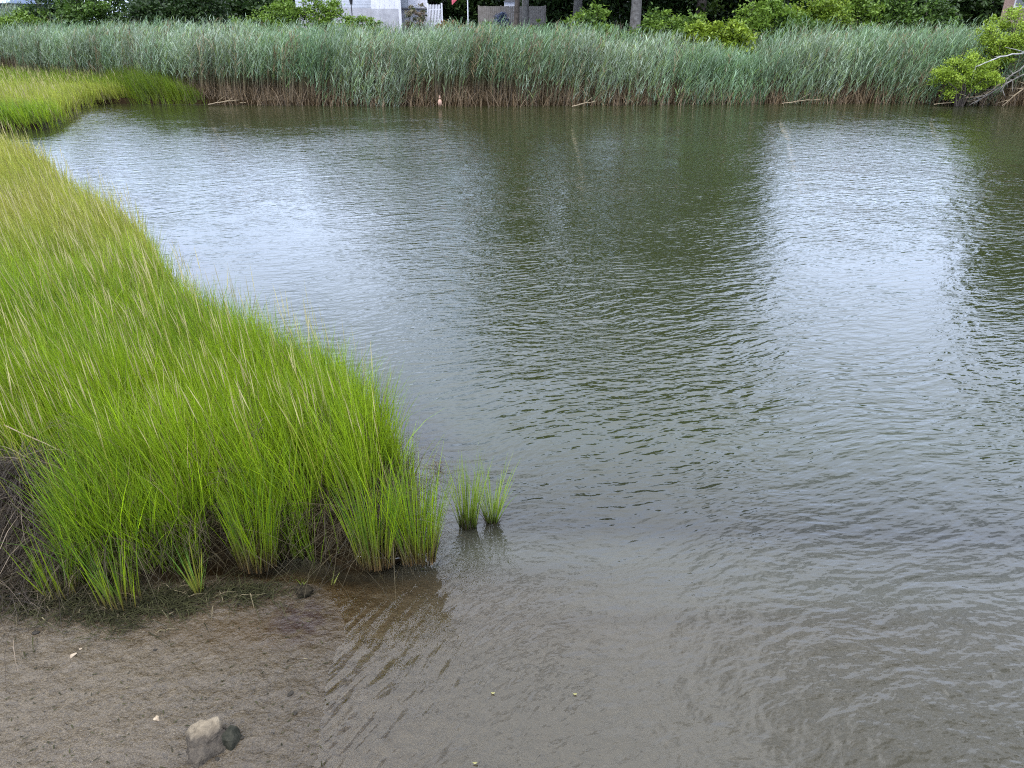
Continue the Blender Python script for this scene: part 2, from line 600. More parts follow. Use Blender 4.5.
t.links.new(bp.outputs[0], gl.inputs['Normal'])
depth = attr(t, 'depth')
silt = noise_node(t, 0.5, 4, pos)
murk = ramp(t, depth, [(0.0, (0.054, 0.048, 0.032)), (0.16, (0.042, 0.042, 0.031)), (0.36, (0.012, 0.012, 0.008)), (0.8, (0.0145, 0.0175, 0.006))])
df = t.nodes.new('ShaderNodeBsdfDiffuse')
t.links.new(murk, df.inputs['Color'])
tp = t.nodes.new('ShaderNodeBsdfTransparent'); tp.inputs['Color'].default_value = (0.95, 0.91, 0.80, 1)
clar = math_n(t, 'POWER', 2.718, math_n(t, 'MULTIPLY', depth, -7.0))
m1 = t.nodes.new('ShaderNodeMixShader')
t.links.new(clar, m1.inputs[0]); t.links.new(df.outputs[0], m1.inputs[1]); t.links.new(tp.outputs[0], m1.inputs[2])
m2 = t.nodes.new('ShaderNodeMixShader')
t.links.new(fr.outputs[0], m2.inputs[0]); t.links.new(m1.outputs[0], m2.inputs[1]); t.links.new(gl.outputs[0], m2.inputs[2])
t.links.new(m2.outputs[0], o.inputs[0])
w = link('water', me, m)
props(w, kind='structure')


# ---------------------------------------------------------------- grass blades
def blades(P, h, wd, ang, lean, curve, cb, ct, face=None, rows=5, droop=None):
    """P (n,3) feet; h, wd, ang, lean, curve (n); cb, ct (n,3) foot and tip colour -> V, F, C"""
    n = len(P)
    ts = np.linspace(0, 1, rows)
    dx, dy = np.cos(ang), np.sin(ang)
    if face is None:
        face = rng.uniform(0, PI, n)
    wx, wy = np.cos(face), np.sin(face)
    V = np.empty((n, rows, 2, 3), np.float32)
    C = np.empty((n, rows, 2, 3), np.float32)
    for i, tt in enumerate(ts):
        off = (lean * tt + curve * tt * tt) * h
        up = h * tt * (1 - 0.28 * np.clip(lean + curve * tt, 0, 3) * tt)
        if droop is not None:
            up = up - droop * h * tt ** 3
        cx, cy, cz = P[:, 0] + dx * off, P[:, 1] + dy * off, P[:, 2] + up
        ww = wd * (1 - tt ** 1.6) * 0.5 + 0.0003
        V[:, i, 0] = np.stack([cx - wx * ww, cy - wy * ww, cz], 1)
        V[:, i, 1] = np.stack([cx + wx * ww, cy + wy * ww, cz], 1)
        k = np.clip(tt * 2.2, 0, 1)
        C[:, i, :] = (cb * (1 - k) + ct * k)[:, None, :]
    b = (np.arange(n) * rows * 2)[:, None]
    F = np.concatenate([b + np.array([[2 * i, 2 * i + 1, 2 * i + 3, 2 * i + 2]]) for i in range(rows - 1)], 1).reshape(-1, 4)
    return V.reshape(-1, 3), F, C.reshape(-1, 3)


class Pile:
    def __init__(s): s.V, s.F, s.C, s.n = [], [], [], 0
    def add(s, V, F, C):
        s.V.append(V); s.F.append(F + s.n); s.C.append(C); s.n += len(V)
    def mesh(s, name):
        return np_mesh(name, np.concatenate(s.V), np.concatenate(s.F), np.concatenate(s.C))


def scatter(poly, n, x0, x1, y0, y1, margin=0.0):
    x = rng.uniform(x0, x1, n); y = rng.uniform(y0, y1, n)
    d = sdist(x, y, poly)
    k = d > margin
    return x[k], y[k], d[k]


LUSH = np.array([0.170, 0.256, 0.005]); DEEP = np.array([0.050, 0.108, 0.008]); YEL = np.array([0.24, 0.225, 0.040]); TAN = np.array([0.42, 0.33, 0.14])
DRY = np.array([0.22, 0.17, 0.09]); FOOT = np.array([0.085, 0.080, 0.022]); BROWN = np.array([0.050, 0.040, 0.020])


def grass_field(pile, x, y, d, hmean, wmul, tanness, seed, tone=1.0):
    n = len(x)
    z = land(x, y)[0]
    cl = fbm(x * 2.2, y * 2.2, 3, seed)
    big = fbm(x * 0.5, y * 0.5, 3, seed + 9)
    h = hmean * (0.62 + 0.62 * cl) * rng.uniform(0.55, 1.14, n)
    h = h * (0.82 + 0.18 * smooth(d / 0.5))
    # the lean follows slow wind waves, and outward at the edge of the stand
    a0 = PI * 0.98 + 1.1 * (fbm(x * 0.8, y * 0.8, 3, seed + 3) - 0.5)
    ang = a0 + rng.normal(0, 0.9, n)
    nearf = smooth((9.5 - y) / 3.5)
    ang = np.where(rng.random(n) < 0.35 * nearf, rng.uniform(-PI, PI, n), ang)
    lean = np.abs(rng.normal(0.11, 0.10, n)) * (1 - 0.25 * nearf) + 0.20 * big * (1 - 0.72 * nearf)
    ec = rng.random(n) < 0.35 * (d < 0.28)
    ang = np.where(ec, rng.uniform(-PI, 0.2, n), ang)
    lean = np.where(ec, rng.uniform(0.02, 0.24, n), lean)
    curve = np.abs(rng.normal(0.10, 0.12, n))
    mixk = np.clip(0.15 + 0.9 * fbm(x * 1.3, y * 1.3, 3, seed + 5) + rng.normal(0, 0.28, n), 0, 1)[:, None]
    ct = DEEP * (1 - mixk) + LUSH * mixk
    yk = np.clip(tanness + rng.normal(0, 0.13, n), 0, 1)[:, None]
    ct = ct * (1 - yk) + YEL * yk
    dead = rng.random(n) < 0.05
    ct = np.where(dead[:, None], DRY * rng.uniform(0.5, 1.1, (n, 1)), ct)
    cb = np.where(rng.random((n, 1)) < 0.35, BROWN, ct * 0.55 + FOOT * 0.45)
    wd = rng.uniform(0.0045, 0.0085, n) * wmul
    pile.add(*blades(np.stack([x, y, z - 0.01], 1), h, wd, ang, lean, curve, cb, ct * tone * np.exp(rng.normal(0, 0.28, (n, 1)))))


def seed_heads(pile, x, y, hmean, wmul, seed):
    """pale flower spikes standing just over the grass"""
    n = len(x)
    z = land(x, y)[0]
    h = hmean * rng.uniform(0.85, 1.15, n)
    ang = PI + rng.normal(0, 0.7, n)
    lean = np.abs(rng.normal(0.13, 0.11, n))
    top = np.array([0.32, 0.28, 0.13]) * rng.uniform(0.7, 1.3, (n, 1))
    V, F, C = blades(np.stack([x, y, z], 1), h, np.full(n, 0.004) * wmul, ang, lean, lean * 0, LUSH * np.ones((n, 1)), YEL * np.ones((n, 1)))
    pile.add(V, F, C)
    # the spike itself: a spindle on the last fifth of the stem
    t0 = 0.82
    sp = np.empty((n, 4, 2, 3), np.float32)
    face = rng.uniform(0, PI, n)
    for i, (tt, k) in enumerate(((0.80, 0.3), (0.88, 1.0), (0.96, 0.8), (1.06, 0.1))):
        off = lean * tt * h
        up = h * tt * (1 - 0.28 * lean * tt)
        c3 = np.stack([x + np.cos(ang) * off, y + np.sin(ang) * off, z + up], 1)
        w3 = np.stack([np.cos(face), np.sin(face), face * 0], 1) * 0.0030 * wmul * k
        sp[:, i, 0] = c3 - w3; sp[:, i, 1] = c3 + w3
    b = (np.arange(n) * 8)[:, None]
    F = np.concatenate([b + np.array([[2 * i, 2 * i + 1, 2 * i + 3, 2 * i + 2]]) for i in range(3)], 1).reshape(-1, 4)
    pile.add(sp.reshape(-1, 3), F, np.repeat(top, 8, 0))


pile = Pile()


def tan_at(x, y):
    """the yellowed part of the meadow lies back and to the left"""
    return 0.98 * smooth((y - 6.5 + 0.25 * (x + 4)) / 4.5) * (0.35 + 0.75 * fbm(x * 0.9, y * 0.9, 3, 77)) * smooth((-x - 1.5) / 2.5)


for (n, x0, x1, y0, y1, wm) in ((95000, -6.5, -0.4, 3.4, 6.5, 1.0), (75000, -9.0, -1.2, 6.5, 10.5, 1.3), (48000, -14, -4, 10.5, 15, 1.8), (52000, -24, -7, 15, 24, 2.6)):
    x, y, d = scatter(MARSH, n, x0, x1, y0, y1)
    # tussocky: thin out between the tussocks close to the front edge
    keep = (rng.random(len(x)) < smooth((fbm(x * 4.5, y * 4.5, 2, 33) - 0.40) / 0.15)) | (d > 0.25 + 0.4 * rng.random(len(x))) | ((y > 4.9))
    hol = np.exp(-(((x + 3.42) / 0.42) ** 2 + ((y - 4.30) / 0.42) ** 2)) + 0.9 * np.exp(-(((x + 1.28) / 0.13) ** 2 + ((y - 4.25) / 0.2) ** 2)) + 0.9 * np.exp(-(((x + 2.0) / 0.12) ** 2 + ((y - 4.1) / 0.18) ** 2)) + 0.9 * np.exp(-(((x + 0.86) / 0.10) ** 2 + ((y - 4.15) / 0.16) ** 2))
    keep &= rng.random(len(x)) > 1.6 * hol
    x, y, d = x[keep], y[keep], d[keep]
    grass_field(pile, x, y, d, 0.92, wm, tan_at(x, y), 12)
for (n, x0, x1, y0, y1, wm) in ((1300, -6.5, -0.6, 4.1, 7, 1.0), (2000, -10, -2, 7, 12, 1.2), (2600, -22, -5, 12, 24, 1.8)):
    x, y, d = scatter(MARSH, n, x0, x1, y0, y1, 0.15)
    seed_heads(pile, x, y, 1.0, wm, 5)
# dead thatch lying low between the feet of the grass
x, y, d = scatter(MARSH, 26000, -6, -0.5, 3.5, 5.2)
keep = d < 0.8
x, y = x[keep], y[keep]
n = len(x)
pile.add(*blades(np.stack([x, y, land(x, y)[0] + rng.uniform(0, 0.18, n)], 1), rng.uniform(0.08, 0.35, n), rng.uniform(0.003, 0.006, n), rng.uniform(0, 2 * PI, n),
                 rng.uniform(0.5, 2.2, n), rng.uniform(0, 0.6, n), BROWN * rng.uniform(0.2, 0.9, (n, 1)), BROWN * rng.uniform(0.3, 1.7, (n, 1)), droop=rng.uniform(0.2, 0.9, n)))
for (px, py, zz0) in ((352, 425, 0.72), (226, 476, 0.60), (62, 425, 0.75), (318, 420, 0.8), (80, 488, 0.5), (255, 432, 0.75), (436, 470, 0.5), (140, 500, 0.45), (105, 455, 0.6), (30, 380, 0.8)):
    bx, by = at(px, py, zz0); k = 60
    dc = BROWN * rng.uniform(0.3, 2.2, (k, 1))
    pile.add(*blades(np.stack([bx + rng.normal(0, 0.03, k), by + rng.normal(0, 0.03, k), zz0 + rng.normal(0, 0.035, k)], 1), rng.uniform(0.02, 0.08, k), rng.uniform(0.003, 0.008, k), rng.uniform(0, 2 * PI, k), rng.uniform(0.3, 2.5, k), rng.uniform(0, 1, k), dc, dc, droop=rng.uniform(0, 1.5, k)))
n = 9000
x = rng.normal(-3.45, 0.33, n); y = rng.normal(4.35, 0.30, n)
mz = land(x, y)[0] + 0.42 * np.exp(-(((x + 3.45) / 0.4) ** 2 + ((y - 4.5) / 0.35) ** 2)) * rng.random(n) ** 0.5
tc_ = np.where(rng.random((n, 1)) < 0.12, np.array([0.16, 0.125, 0.09]), np.array([0.035, 0.026, 0.018])) * rng.uniform(0.4, 1.5, (n, 1))
pile.add(*blades(np.stack([x, y, mz], 1), rng.uniform(0.06, 0.3, n), rng.uniform(0.003, 0.006, n), rng.uniform(0, 2 * PI, n), rng.uniform(0.8, 2.6, n), rng.uniform(0, 0.5, n), tc_, tc_, droop=rng.uniform(0.2, 0.9, n)))
o = link('marsh_grass', pile.mesh('marsh_grass'), M_grass)
props(o, 'bright green cordgrass covering the near marsh on the left bank', 'marsh grass', kind='stuff')

# farther patch of the marsh, beyond the hidden creek
pile = Pile()
for (n, x0, x1, y0, y1, wm) in ((60000, -30, -15, 25.5, 37, 3.6), (30000, -45, -16, 37, 58, 5.0)):
    x, y, d = scatter(PATCH, n, x0, x1, y0, y1)
    grass_field(pile, x, y, d, 0.86, wm, 0.55 * smooth((y - 27.2) / 2.5) * smooth((45 - y) / 8) * smooth((-x - 15.5) / 2.5) * (0.6 + 0.6 * fbm(x * 0.4, y * 0.4, 3, 3)), 61)
x, y, d = scatter(PATCH, 2600, -40, -16, 27.5, 45, 0.3)
seed_heads(pile, x, y, 0.95, 3.0, 5)
o = link('far_marsh_grass', pile.mesh('far_marsh_grass'), M_grass)
props(o, 'flat yellow-topped patch of marsh grass across the little inlet', 'marsh grass', kind='stuff')

# green fringe in front of the reeds at the inlet
FR = [(-17.2, 35.9), (-15.4, 35.8), (-13.7, 35.7), (-14.3, 36.6), (-16, 38.2), (-20, 42), (-20.5, 40.5), (-18, 37.5)]
pile = Pile()
x, y, d = scatter(FR, 26000, -21, -11, 35.4, 42.5)
grass_field(pile, x, y, d, 1.45 * (0.40 + 0.60 * smooth((-13.6 - x) / 2.8)), 3.2, np.zeros(len(x)), 81, 0.55)
FR2 = [(-17.2, 36.2), (-19.5, 39.5), (-22, 42.0), (-31, 48.5), (-46, 58.5), (-47, 57), (-31.5, 46.8), (-22.6, 40.6), (-19, 36.6)]
x, y, d = scatter(FR2, 45000, -47, -17, 36, 59)
grass_field(pile, x, y, d, 1.15, 4.5, np.zeros(len(x)) + 0.1, 81, 0.7)
o = link('bank_grass', pile.mesh('bank_grass'), M_grass)
props(o, 'mid-height green grass fringing the reed bank beside the inlet', 'bank grass', kind='stuff')

# ---------------------------------------------------------------- the reed bed
RFRONT = [(-62, 64), (-45, 59), (-30, 49), (-21.5, 42.5), (-17.5, 38.5), (-14.0, 36.9), (-9.5, 36.0), (-4, 35.6), (0, 35.6), (4, 36.1), (8.6, 36.5), (13, 36.8), (17.9, 36.9), (20.5, 36.4), (23, 35.8), (28, 35.0), (34, 34.8)]


def yfront(x):
    return np.interp(x, [p[0] for p in RFRONT], [p[1] for p in RFRONT])


def reeds(pile, x, y, hm, wm, nleaf):
    n = len(x)
    z = land(x, y)[0]
    h = hm * rng.uniform(0.78, 1.10, n)
    wind = 0.10 + 0.16 * fbm(x * 0.25, y * 0.25, 3, 91)
    ang = rng.normal(0.1, 0.6, n) + np.where(fbm(x * 0.12, y * 0.12, 2, 5) > 0.55, PI, 0) * 0
    lean = np.abs(rng.normal(0.04, 0.05, n))
    curve = wind * rng.uniform(0.3, 1.1, n)
    tanst = np.array([0.118, 0.088, 0.048]) * rng.uniform(0.25, 1.35, (n, 1))
    grst = np.array([0.08, 0.105, 0.045]) * rng.uniform(0.7, 1.2, (n, 1))
    # stem, brown at the foot
    P = np.stack([x, y, z], 1)
    V, F, C = blades(P, h, np.full(n, 0.020) * wm, ang, lean, curve, tanst, grst, rows=6)
    C = C.reshape(n, 6, 2, 3)
    for i in range(6):
        k = np.clip((i / 5 - 0.22) / 0.12, 0, 1)
        C[:, i] = (tanst * (1 - k) + grst * k)[:, None]
    pile.add(V, F, C.reshape(-1, 3))
    cl = fbm(x * 0.6, y * 0.6, 4, 17)
    cl2 = fbm(x * 0.8, y * 0.8, 2, 19) - 0.5
    deadst = (rng.random(n) < 0.04 + 0.25 * smooth((fbm(x * 0.5, y * 0.5, 3, 23) - 0.6) / 0.15))[:, None]
    pv = smooth((fbm(x * 0.22, y * 0.3, 3, 29) - 0.35) / 0.3)[:, None]
    patch = np.array([0.78, 0.92, 0.78]) * (1 - pv) + np.array([1.12, 1.08, 1.10]) * pv
    for j in range(nleaf):
        tt = np.clip(0.345 + 0.14 * cl2 + 0.635 * (j + rng.uniform(-0.4, 0.6, n)) / nleaf, 0.22, 0.99)
        off = (lean * tt + curve * tt * tt) * h
        up = h * tt * (1 - 0.28 * np.clip(lean + curve * tt, 0, 3) * tt)
        Q = np.stack([x + np.cos(ang) * off, y + np.sin(ang) * off, z + up], 1)
        la = rng.uniform(0, 2 * PI, n)
        la = np.where(rng.random(n) < 0.55, rng.normal(0.0, 0.7, n), la)
        ll = rng.uniform(0.32, 0.60, n) * (1 - 0.35 * (tt > 0.85))
        br = (0.55 + 0.9 * cl) * rng.uniform(0.6, 1.35, n)
        gr = np.array([0.118, 0.175, 0.088]); bl = np.array([0.210, 0.262, 0.190]); yg = np.array([0.125, 0.170, 0.045])
        k = rng.random((n, 1))
        col = np.where(k < 0.5, gr, np.where(k < 0.86, bl, yg)) * br[:, None]
        low = (tt < 0.38)[:, None] & (rng.random((n, 1)) < 0.5)
        col = np.where(low, tanst * 1.1, col)
        col = np.where(deadst, tanst * rng.uniform(1.0, 2.0, (n, 1)), col * patch)
        pile.add(*blades(Q, ll, rng.uniform(0.016, 0.030, n) * wm, la, rng.uniform(0.10, 0.62, n), rng.uniform(0.0, 0.5, n), col, col, rows=4, droop=rng.uniform(0.0, 0.18, n)))


def hreed(x, y):
    b = 2.92 + 0.35 * (fbm(x * 0.16, y * 0.16, 3, 71) - 0.5) + 0.75 * (fbm(x * 0.8, y * 0.8, 2, 72) - 0.5)
    b = b - 0.75 * np.exp(-((x - 11.0) / 2.4) ** 2) - 0.25 * smooth((x - 2) / 3) * smooth((13 - x) / 3)      # a dip before the yellow-green bushes
    return b


pile = Pile()
x = rng.uniform(-30, 33, 10000); y = yfront(x) - 0.55 + 0.9 * (fbm(x * 0.7, x * 0 + 3, 3, 44) - 0.4) + rng.uniform(0, 1, 10000) ** 1.3 * 2.6
k = rng.random(len(x)) < 0.45 + 0.9 * smooth((fbm(x * 1.1, y * 1.1, 2, 37) - 0.3) / 0.3)
x, y = x[k], y[k]
reeds(pile, x, y, hreed(x, y) * 0.98, 1.15, 12)
x = rng.uniform(-52, 34, 13000); y = yfront(x) + 2.0 + rng.uniform(0, 1, 13000) * 9.5
k = y < 50 + 0.0 * x
k |= x < -18
reeds(pile, x[k], y[k], hreed(x[k], y[k]), 1.5, 8)
# bent and broken dead reeds in the foot of the front rows
n = 7000
x = rng.uniform(-16, 33, n); y = yfront(x) + rng.uniform(-0.9, 0.9, n)
base = np.maximum(land(x, y)[0], 0.0)
dd = np.array([0.16, 0.11, 0.06]) * rng.uniform(0.25, 1.3, (n, 1))
pile.add(*blades(np.stack([x, y, base], 1), rng.uniform(0.25, 1.1, n), rng.uniform(0.012, 0.026, n), rng.uniform(0, 2 * PI, n), np.abs(rng.normal(0.1, 0.45, n)), rng.uniform(0, 0.4, n), dd * 0.8, dd, rows=4))
o = link('reed_bed', pile.mesh('reed_bed'), M_reed)
props(o, 'tall blue-green reed bed with brown feet along the far bank', 'reeds', kind='stuff')


# ---------------------------------------------------------------- single tufts
def tuft(name, label, px, py, z, n, h, spread, lean, wd, palette, group=None, foot=None, clod=None):
    x0, y0 = at(px, py, z)
    root = empty(name, (x0, y0, z))
    props(root, label, 'grass tuft', group)
    r = spread * np.sqrt(rng.random(n)); a = rng.uniform(0, 2 * PI, n)
    P = np.stack([r * np.cos(a), r * np.sin(a) * 0.7, np.full(n, -0.03)], 1)
    ct = palette[rng.integers(0, len(palette), n)] * rng.uniform(0.7, 1.25, (n, 1))
    cb = (foot if foot is not None else FOOT) * rng.uniform(0.6, 1.3, (n, 1))
    V, F, C = blades(P, h * rng.uniform(0.45, 1.1, n), rng.uniform(0.7, 1.2, n) * wd, a + rng.normal(0, 0.4, n), np.abs(rng.normal(lean, lean * 0.6, n)), rng.uniform(0, lean, n), cb, ct, rows=6)
    link('blades', np_mesh('blades', V, F, C), M_grass, root)
    if n < 10: return root
    # dark dead stubble round the foot
    k = max(10, n // 3)
    a = rng.uniform(0, 2 * PI, k)
    P = np.stack([spread * 0.9 * np.cos(a), spread * 0.7 * np.sin(a), np.full(k, -0.03)], 1)
    V, F, C = blades(P, h * rng.uniform(0.12, 0.4, k), np.full(k, wd), a, np.abs(rng.normal(lean, lean, k)), rng.uniform(0, 0.3, k), BROWN * 0.3 * np.ones((k, 1)), BROWN * rng.uniform(0.3, 1.2, (k, 1)), rows=4)
    link('stubble', np_mesh('stubble', V, F, C), M_dead, root)
    return root


GR = np.array([LUSH, LUSH * 0.8, DEEP * 1.2, np.array([0.10, 0.15, 0.015])])
PALE = np.array([[0.15, 0.22, 0.020], [0.12, 0.19, 0.015], [0.19, 0.24, 0.05]])
tuft('water_grass_tuft', 'left and fuller of the two small grass tufts standing in the water', 468, 527, 0.0, 95, 0.66, 0.06, 0.10, 0.0075, PALE, 'small grass tufts standing in the water', BROWN * 0.12)
tuft('water_grass_tuft', 'right and thinner of the two small grass tufts standing in the water', 492, 522, 0.0, 60, 0.58, 0.04, 0.18, 0.0075, PALE, 'small grass tufts standing in the water', BROWN * 0.12)


def zmud(px, py):
    z = 0.05
    for _ in range(4):
        x, y = at(px, py, z)
        z = float(land(np.array([x]), np.array([y]))[0][0])
    return z


tuft('mud_grass_tuft', 'broad-bladed green and yellow grass tuft alone on the mud before the marsh', 198, 592, zmud(198, 592), 26, 0.46, 0.035, 0.13, 0.013, np.array([[0.11, 0.21, 0.035], [0.08, 0.175, 0.025], [0.22, 0.23, 0.03]]), None, np.array([0.22, 0.19, 0.04]))
tuft('mud_sprig', 'tiny green sprig growing from a dark clod on the mud', 302, 584, zmud(302, 592) + 0.06, 7, 0.12, 0.015, 0.35, 0.006, PALE)
tuft('mud_sprig', 'slender yellow-green shoot at the edge of the brown shallows', 331, 585, zmud(331, 585), 4, 0.17, 0.01, 0.18, 0.007, np.array([[0.22, 0.24, 0.05]]))
for (px, py, lab, nn, hh) in ((120, 600, 'splayed yellowish grass clump at the left foot of the marsh', 55, 0.55), (258, 562, 'fan-shaped clump of green grass with reddish feet in the middle of the marsh front', 170, 0.80),
                              (375, 560, 'grass clump leaning out over the dark hollow in the marsh front', 130, 0.85), (418, 556, 'grass clump at the outermost corner of the marsh by the water', 170, 0.85),
                              (60, 590, 'low sprawling grass clump beside the dead thatch at far left', 45, 0.55)):
    tuft('marsh_edge_tuft', lab, px, py, 0.09, int(nn * 1.2), hh, 0.13, 0.12, 0.0065, GR, None, np.array([0.12, 0.07, 0.03]))


# ---------------------------------------------------------------- stones, shells and bits on the mud
def lump(name, mat, size, seed, label=None, cat=None, loc=(0, 0, 0), rot=0, rough=0.25, parent=None, cuts=6, subdiv=4, group=None):
    import bmesh
    bm = bmesh.new()
    bmesh.ops.create_icosphere(bm, subdivisions=subdiv, radius=1.0)
    r = random.Random(seed)
    planes = [(Vector((r.gauss(0, 1), r.gauss(0, 1), r.gauss(0, 1))).normalized(), r.uniform(0.55, 0.85)) for _ in range(cuts)]
    for v in bm.verts:
        for nrm, dd in planes:
            k = v.co.dot(nrm) - dd
            if k > 0: v.co -= nrm * k * 0.96
        c = v.co
        f = float(fbm(np.array([c.x * 2.3 + seed]), np.array([c.y * 2.3 + c.z * 1.7]), 4, seed)[0]) - 0.5
        v.co *= 1 + rough * f
        v.co = Vector((v.co.x * size[0], v.co.y * size[1], v.co.z * size[2]))
    me = bpy.data.meshes.new(name)
    bm.to_mesh(me); bm.free()
    for p in me.polygons: p.use_smooth = True
    o = link(name, me, mat, parent, loc)
    o.rotation_euler = (0, 0, rot)
    if label: props(o, label, cat, group)
    return o


# the rock: dry pale top, wet grey sides (a tide mark at a fixed height)
m, t, o = newmat('river_rock')
p = t.nodes.new('ShaderNodeBsdfPrincipled')
tcn = t.nodes.new('ShaderNodeTexCoord')
n1 = noise_node(t, 30, 8, tcn.outputs['Object'], 0.65)
n2 = noise_node(t, 12, 4, tcn.outputs['Object'])
sp = t.nodes.new('ShaderNodeSeparateXYZ'); t.links.new(tcn.outputs['Object'], sp.inputs[0])
wetc = ramp(t, n1.outputs[0], [(0.3, (0.018, 0.014, 0.010)), (0.7, (0.062, 0.050, 0.036))])
dryc = ramp(t, n1.outputs[0], [(0.3, (0.085, 0.068, 0.047)), (0.7, (0.185, 0.152, 0.106))])
hz = math_n(t, 'ADD', sp.outputs[2], math_n(t, 'MULTIPLY', math_n(t, 'SUBTRACT', n2.outputs[0], 0.5), 0.05))
hz = math_n(t, 'SUBTRACT', hz, math_n(t, 'MULTIPLY', sp.outputs[0], 0.25))
hz = math_n(t, 'ADD', hz, math_n(t, 'MULTIPLY', sp.outputs[1], 0.45))
mr = t.nodes.new('ShaderNodeMapRange'); mr.inputs[1].default_value = 0.060; mr.inputs[2].default_value = 0.100
t.links.new(hz, mr.inputs[0])
t.links.new(mixc(t, mr.outputs[0], wetc, dryc), p.inputs['Base Color'])
t.links.new(ramp(t, mr.outputs[0], [(0, 0.6), (1, 0.9)]), p.inputs['Roughness'])
p.inputs['Specular IOR Level'].default_value = 0.2
bb = t.nodes.new('ShaderNodeBump'); bb.inputs['Distance'].default_value = 0.02
t.links.new(n1.outputs[0], bb.inputs['Height']); t.links.new(bb.outputs[0], p.inputs['Normal'])
t.links.new(p.outputs[0], o.inputs[0])
M_rock = m
M_wetrock = plain('wet_dark_rock', (0.006, 0.007, 0.004), (0.028, 0.026, 0.018), 25, 0.7, 0.012, 0.12)
M_shell = plain('shell', (0.12, 0.085, 0.05), (0.30, 0.24, 0.17), 60, 0.6, 0.003)
M_pebble = plain('dark_pebble', (0.010, 0.009, 0.007), (0.035, 0.03, 0.024), 60, 0.8, 0.003, 0.1)
M_clod = plain('dark_clod', (0.006, 0.005, 0.003), (0.025, 0.02, 0.012), 30, 0.85, 0.015, 0.08)

zr = zmud(205, 752)
x, y = at(203, 748, zr + 0.03)
import bmesh


def hull(name, mat, pts, label, cat, loc, seed, rough=0.05, bev=0.012):
    """an angular stone: the hull of a few corner points, worn at its edges"""
    bm = bmesh.new()
    for q in pts: bm.verts.new(q)
    r = bmesh.ops.convex_hull(bm, input=bm.verts)
    bmesh.ops.delete(bm, geom=[e for e in r['geom_interior'] if isinstance(e, bmesh.types.BMVert)], context='VERTS')
    bmesh.ops.bevel(bm, geom=list(bm.edges), offset=bev, segments=2, profile=0.6, affect='EDGES')
    bmesh.ops.triangulate(bm, faces=bm.faces)
    bmesh.ops.subdivide_edges(bm, edges=bm.edges, cuts=3, use_grid_fill=True)
    for v in bm.verts:
        c = v.co
        f = float(fbm(np.array([c.x * 22 + seed]), np.array([c.y * 22 + c.z * 17]), 4, seed)[0]) - 0.5
        v.co += c.normalized() * f * rough
    me = bpy.data.meshes.new(name); bm.to_mesh(me); bm.free()
    for q in me.polygons: q.use_smooth = True
    o = link(name, me, mat, None, loc)
    return props(o, label, cat)


hull('rock', M_rock, [(-0.125, 0.02, -0.06), (-0.11, 0.05, 0.03), (-0.06, -0.13, -0.05), (0.00, -0.145, -0.02), (0.11, -0.03, -0.06), (0.10, 0.05, 0.06), (0.12, 0.09, -0.05),
                      (-0.05, 0.09, 0.085), (0.04, 0.10, 0.10), (0.085, 0.055, 0.085), (-0.02, 0.02, 0.10), (-0.06, 0.12, -0.05), (-0.075, 0.10, 0.05), (0.03, -0.04, 0.065), (-0.06, -0.07, 0.03)],
     'angular grey rock with a pale dry top lying on the mud', 'rock', (x, y + 0.03, zr + 0.015), 4)
x2, y2 = at(226, 744, zr + 0.02)
hull('stone', M_wetrock, [(-0.045, -0.06, -0.04), (0.03, -0.07, -0.04), (0.06, 0.02, -0.04), (0.03, 0.08, -0.03), (-0.03, 0.07, -0.03), (-0.035, -0.03, 0.035), (0.0, 0.05, 0.065), (0.035, 0.04, 0.04), (0.03, -0.04, 0.03)],
     'small black wet stone pressed against the right side of the grey rock', 'stone', (x2 + 0.005, y2 + 0.035, zr + 0.015), 9, 0.03, 0.008)


def shell(px, py, s, label, rot, mat=None, group=None):
    z = zmud(px, py)
    x, y = at(px, py, z)
    V, Fc = [], []
    nr, na = 6, 14
    for i in range(nr + 1):
        r = i / nr
        for j in range(na):
            a = 2 * PI * j / na
            rr = r * (1 + 0.25 * math.cos(a) + 0.25 * math.cos(3 * a + rot) * r) * (1 + 0.08 * (j % 2))
            V.append((rr * s * math.cos(a), rr * s * 0.75 * math.sin(a), s * 0.55 * (1 - r ** 2)))
    for i in range(nr):
        for j in range(na):
            k = (j + 1) % na
            Fc.append([i * na + j, i * na + k, (i + 1) * na + k, (i + 1) * na + j])
    # a thickness inside
    b = len(V)
    V += [(vx * 0.93, vy * 0.93, vz * 0.85 - s * 0.03) for vx, vy, vz in V[:b]]
    Fc += [[q + b for q in f[::-1]] for f in Fc[:]]
    for j in range(na):
        k = (j + 1) % na
        Fc.append([nr * na + j, nr * na + k, b + nr * na + k, b + nr * na + j])
    me = bpy.data.meshes.new('shell'); me.from_pydata(V, [], Fc); me.update()
    o = link('shell', me, mat or M_shell, None, (x, y, z + s * 0.05))
    o.rotation_euler = (random.uniform(-0.3, 0.5), random.uniform(-0.3, 0.3), rot)
    return props(o, label, 'shell', group)


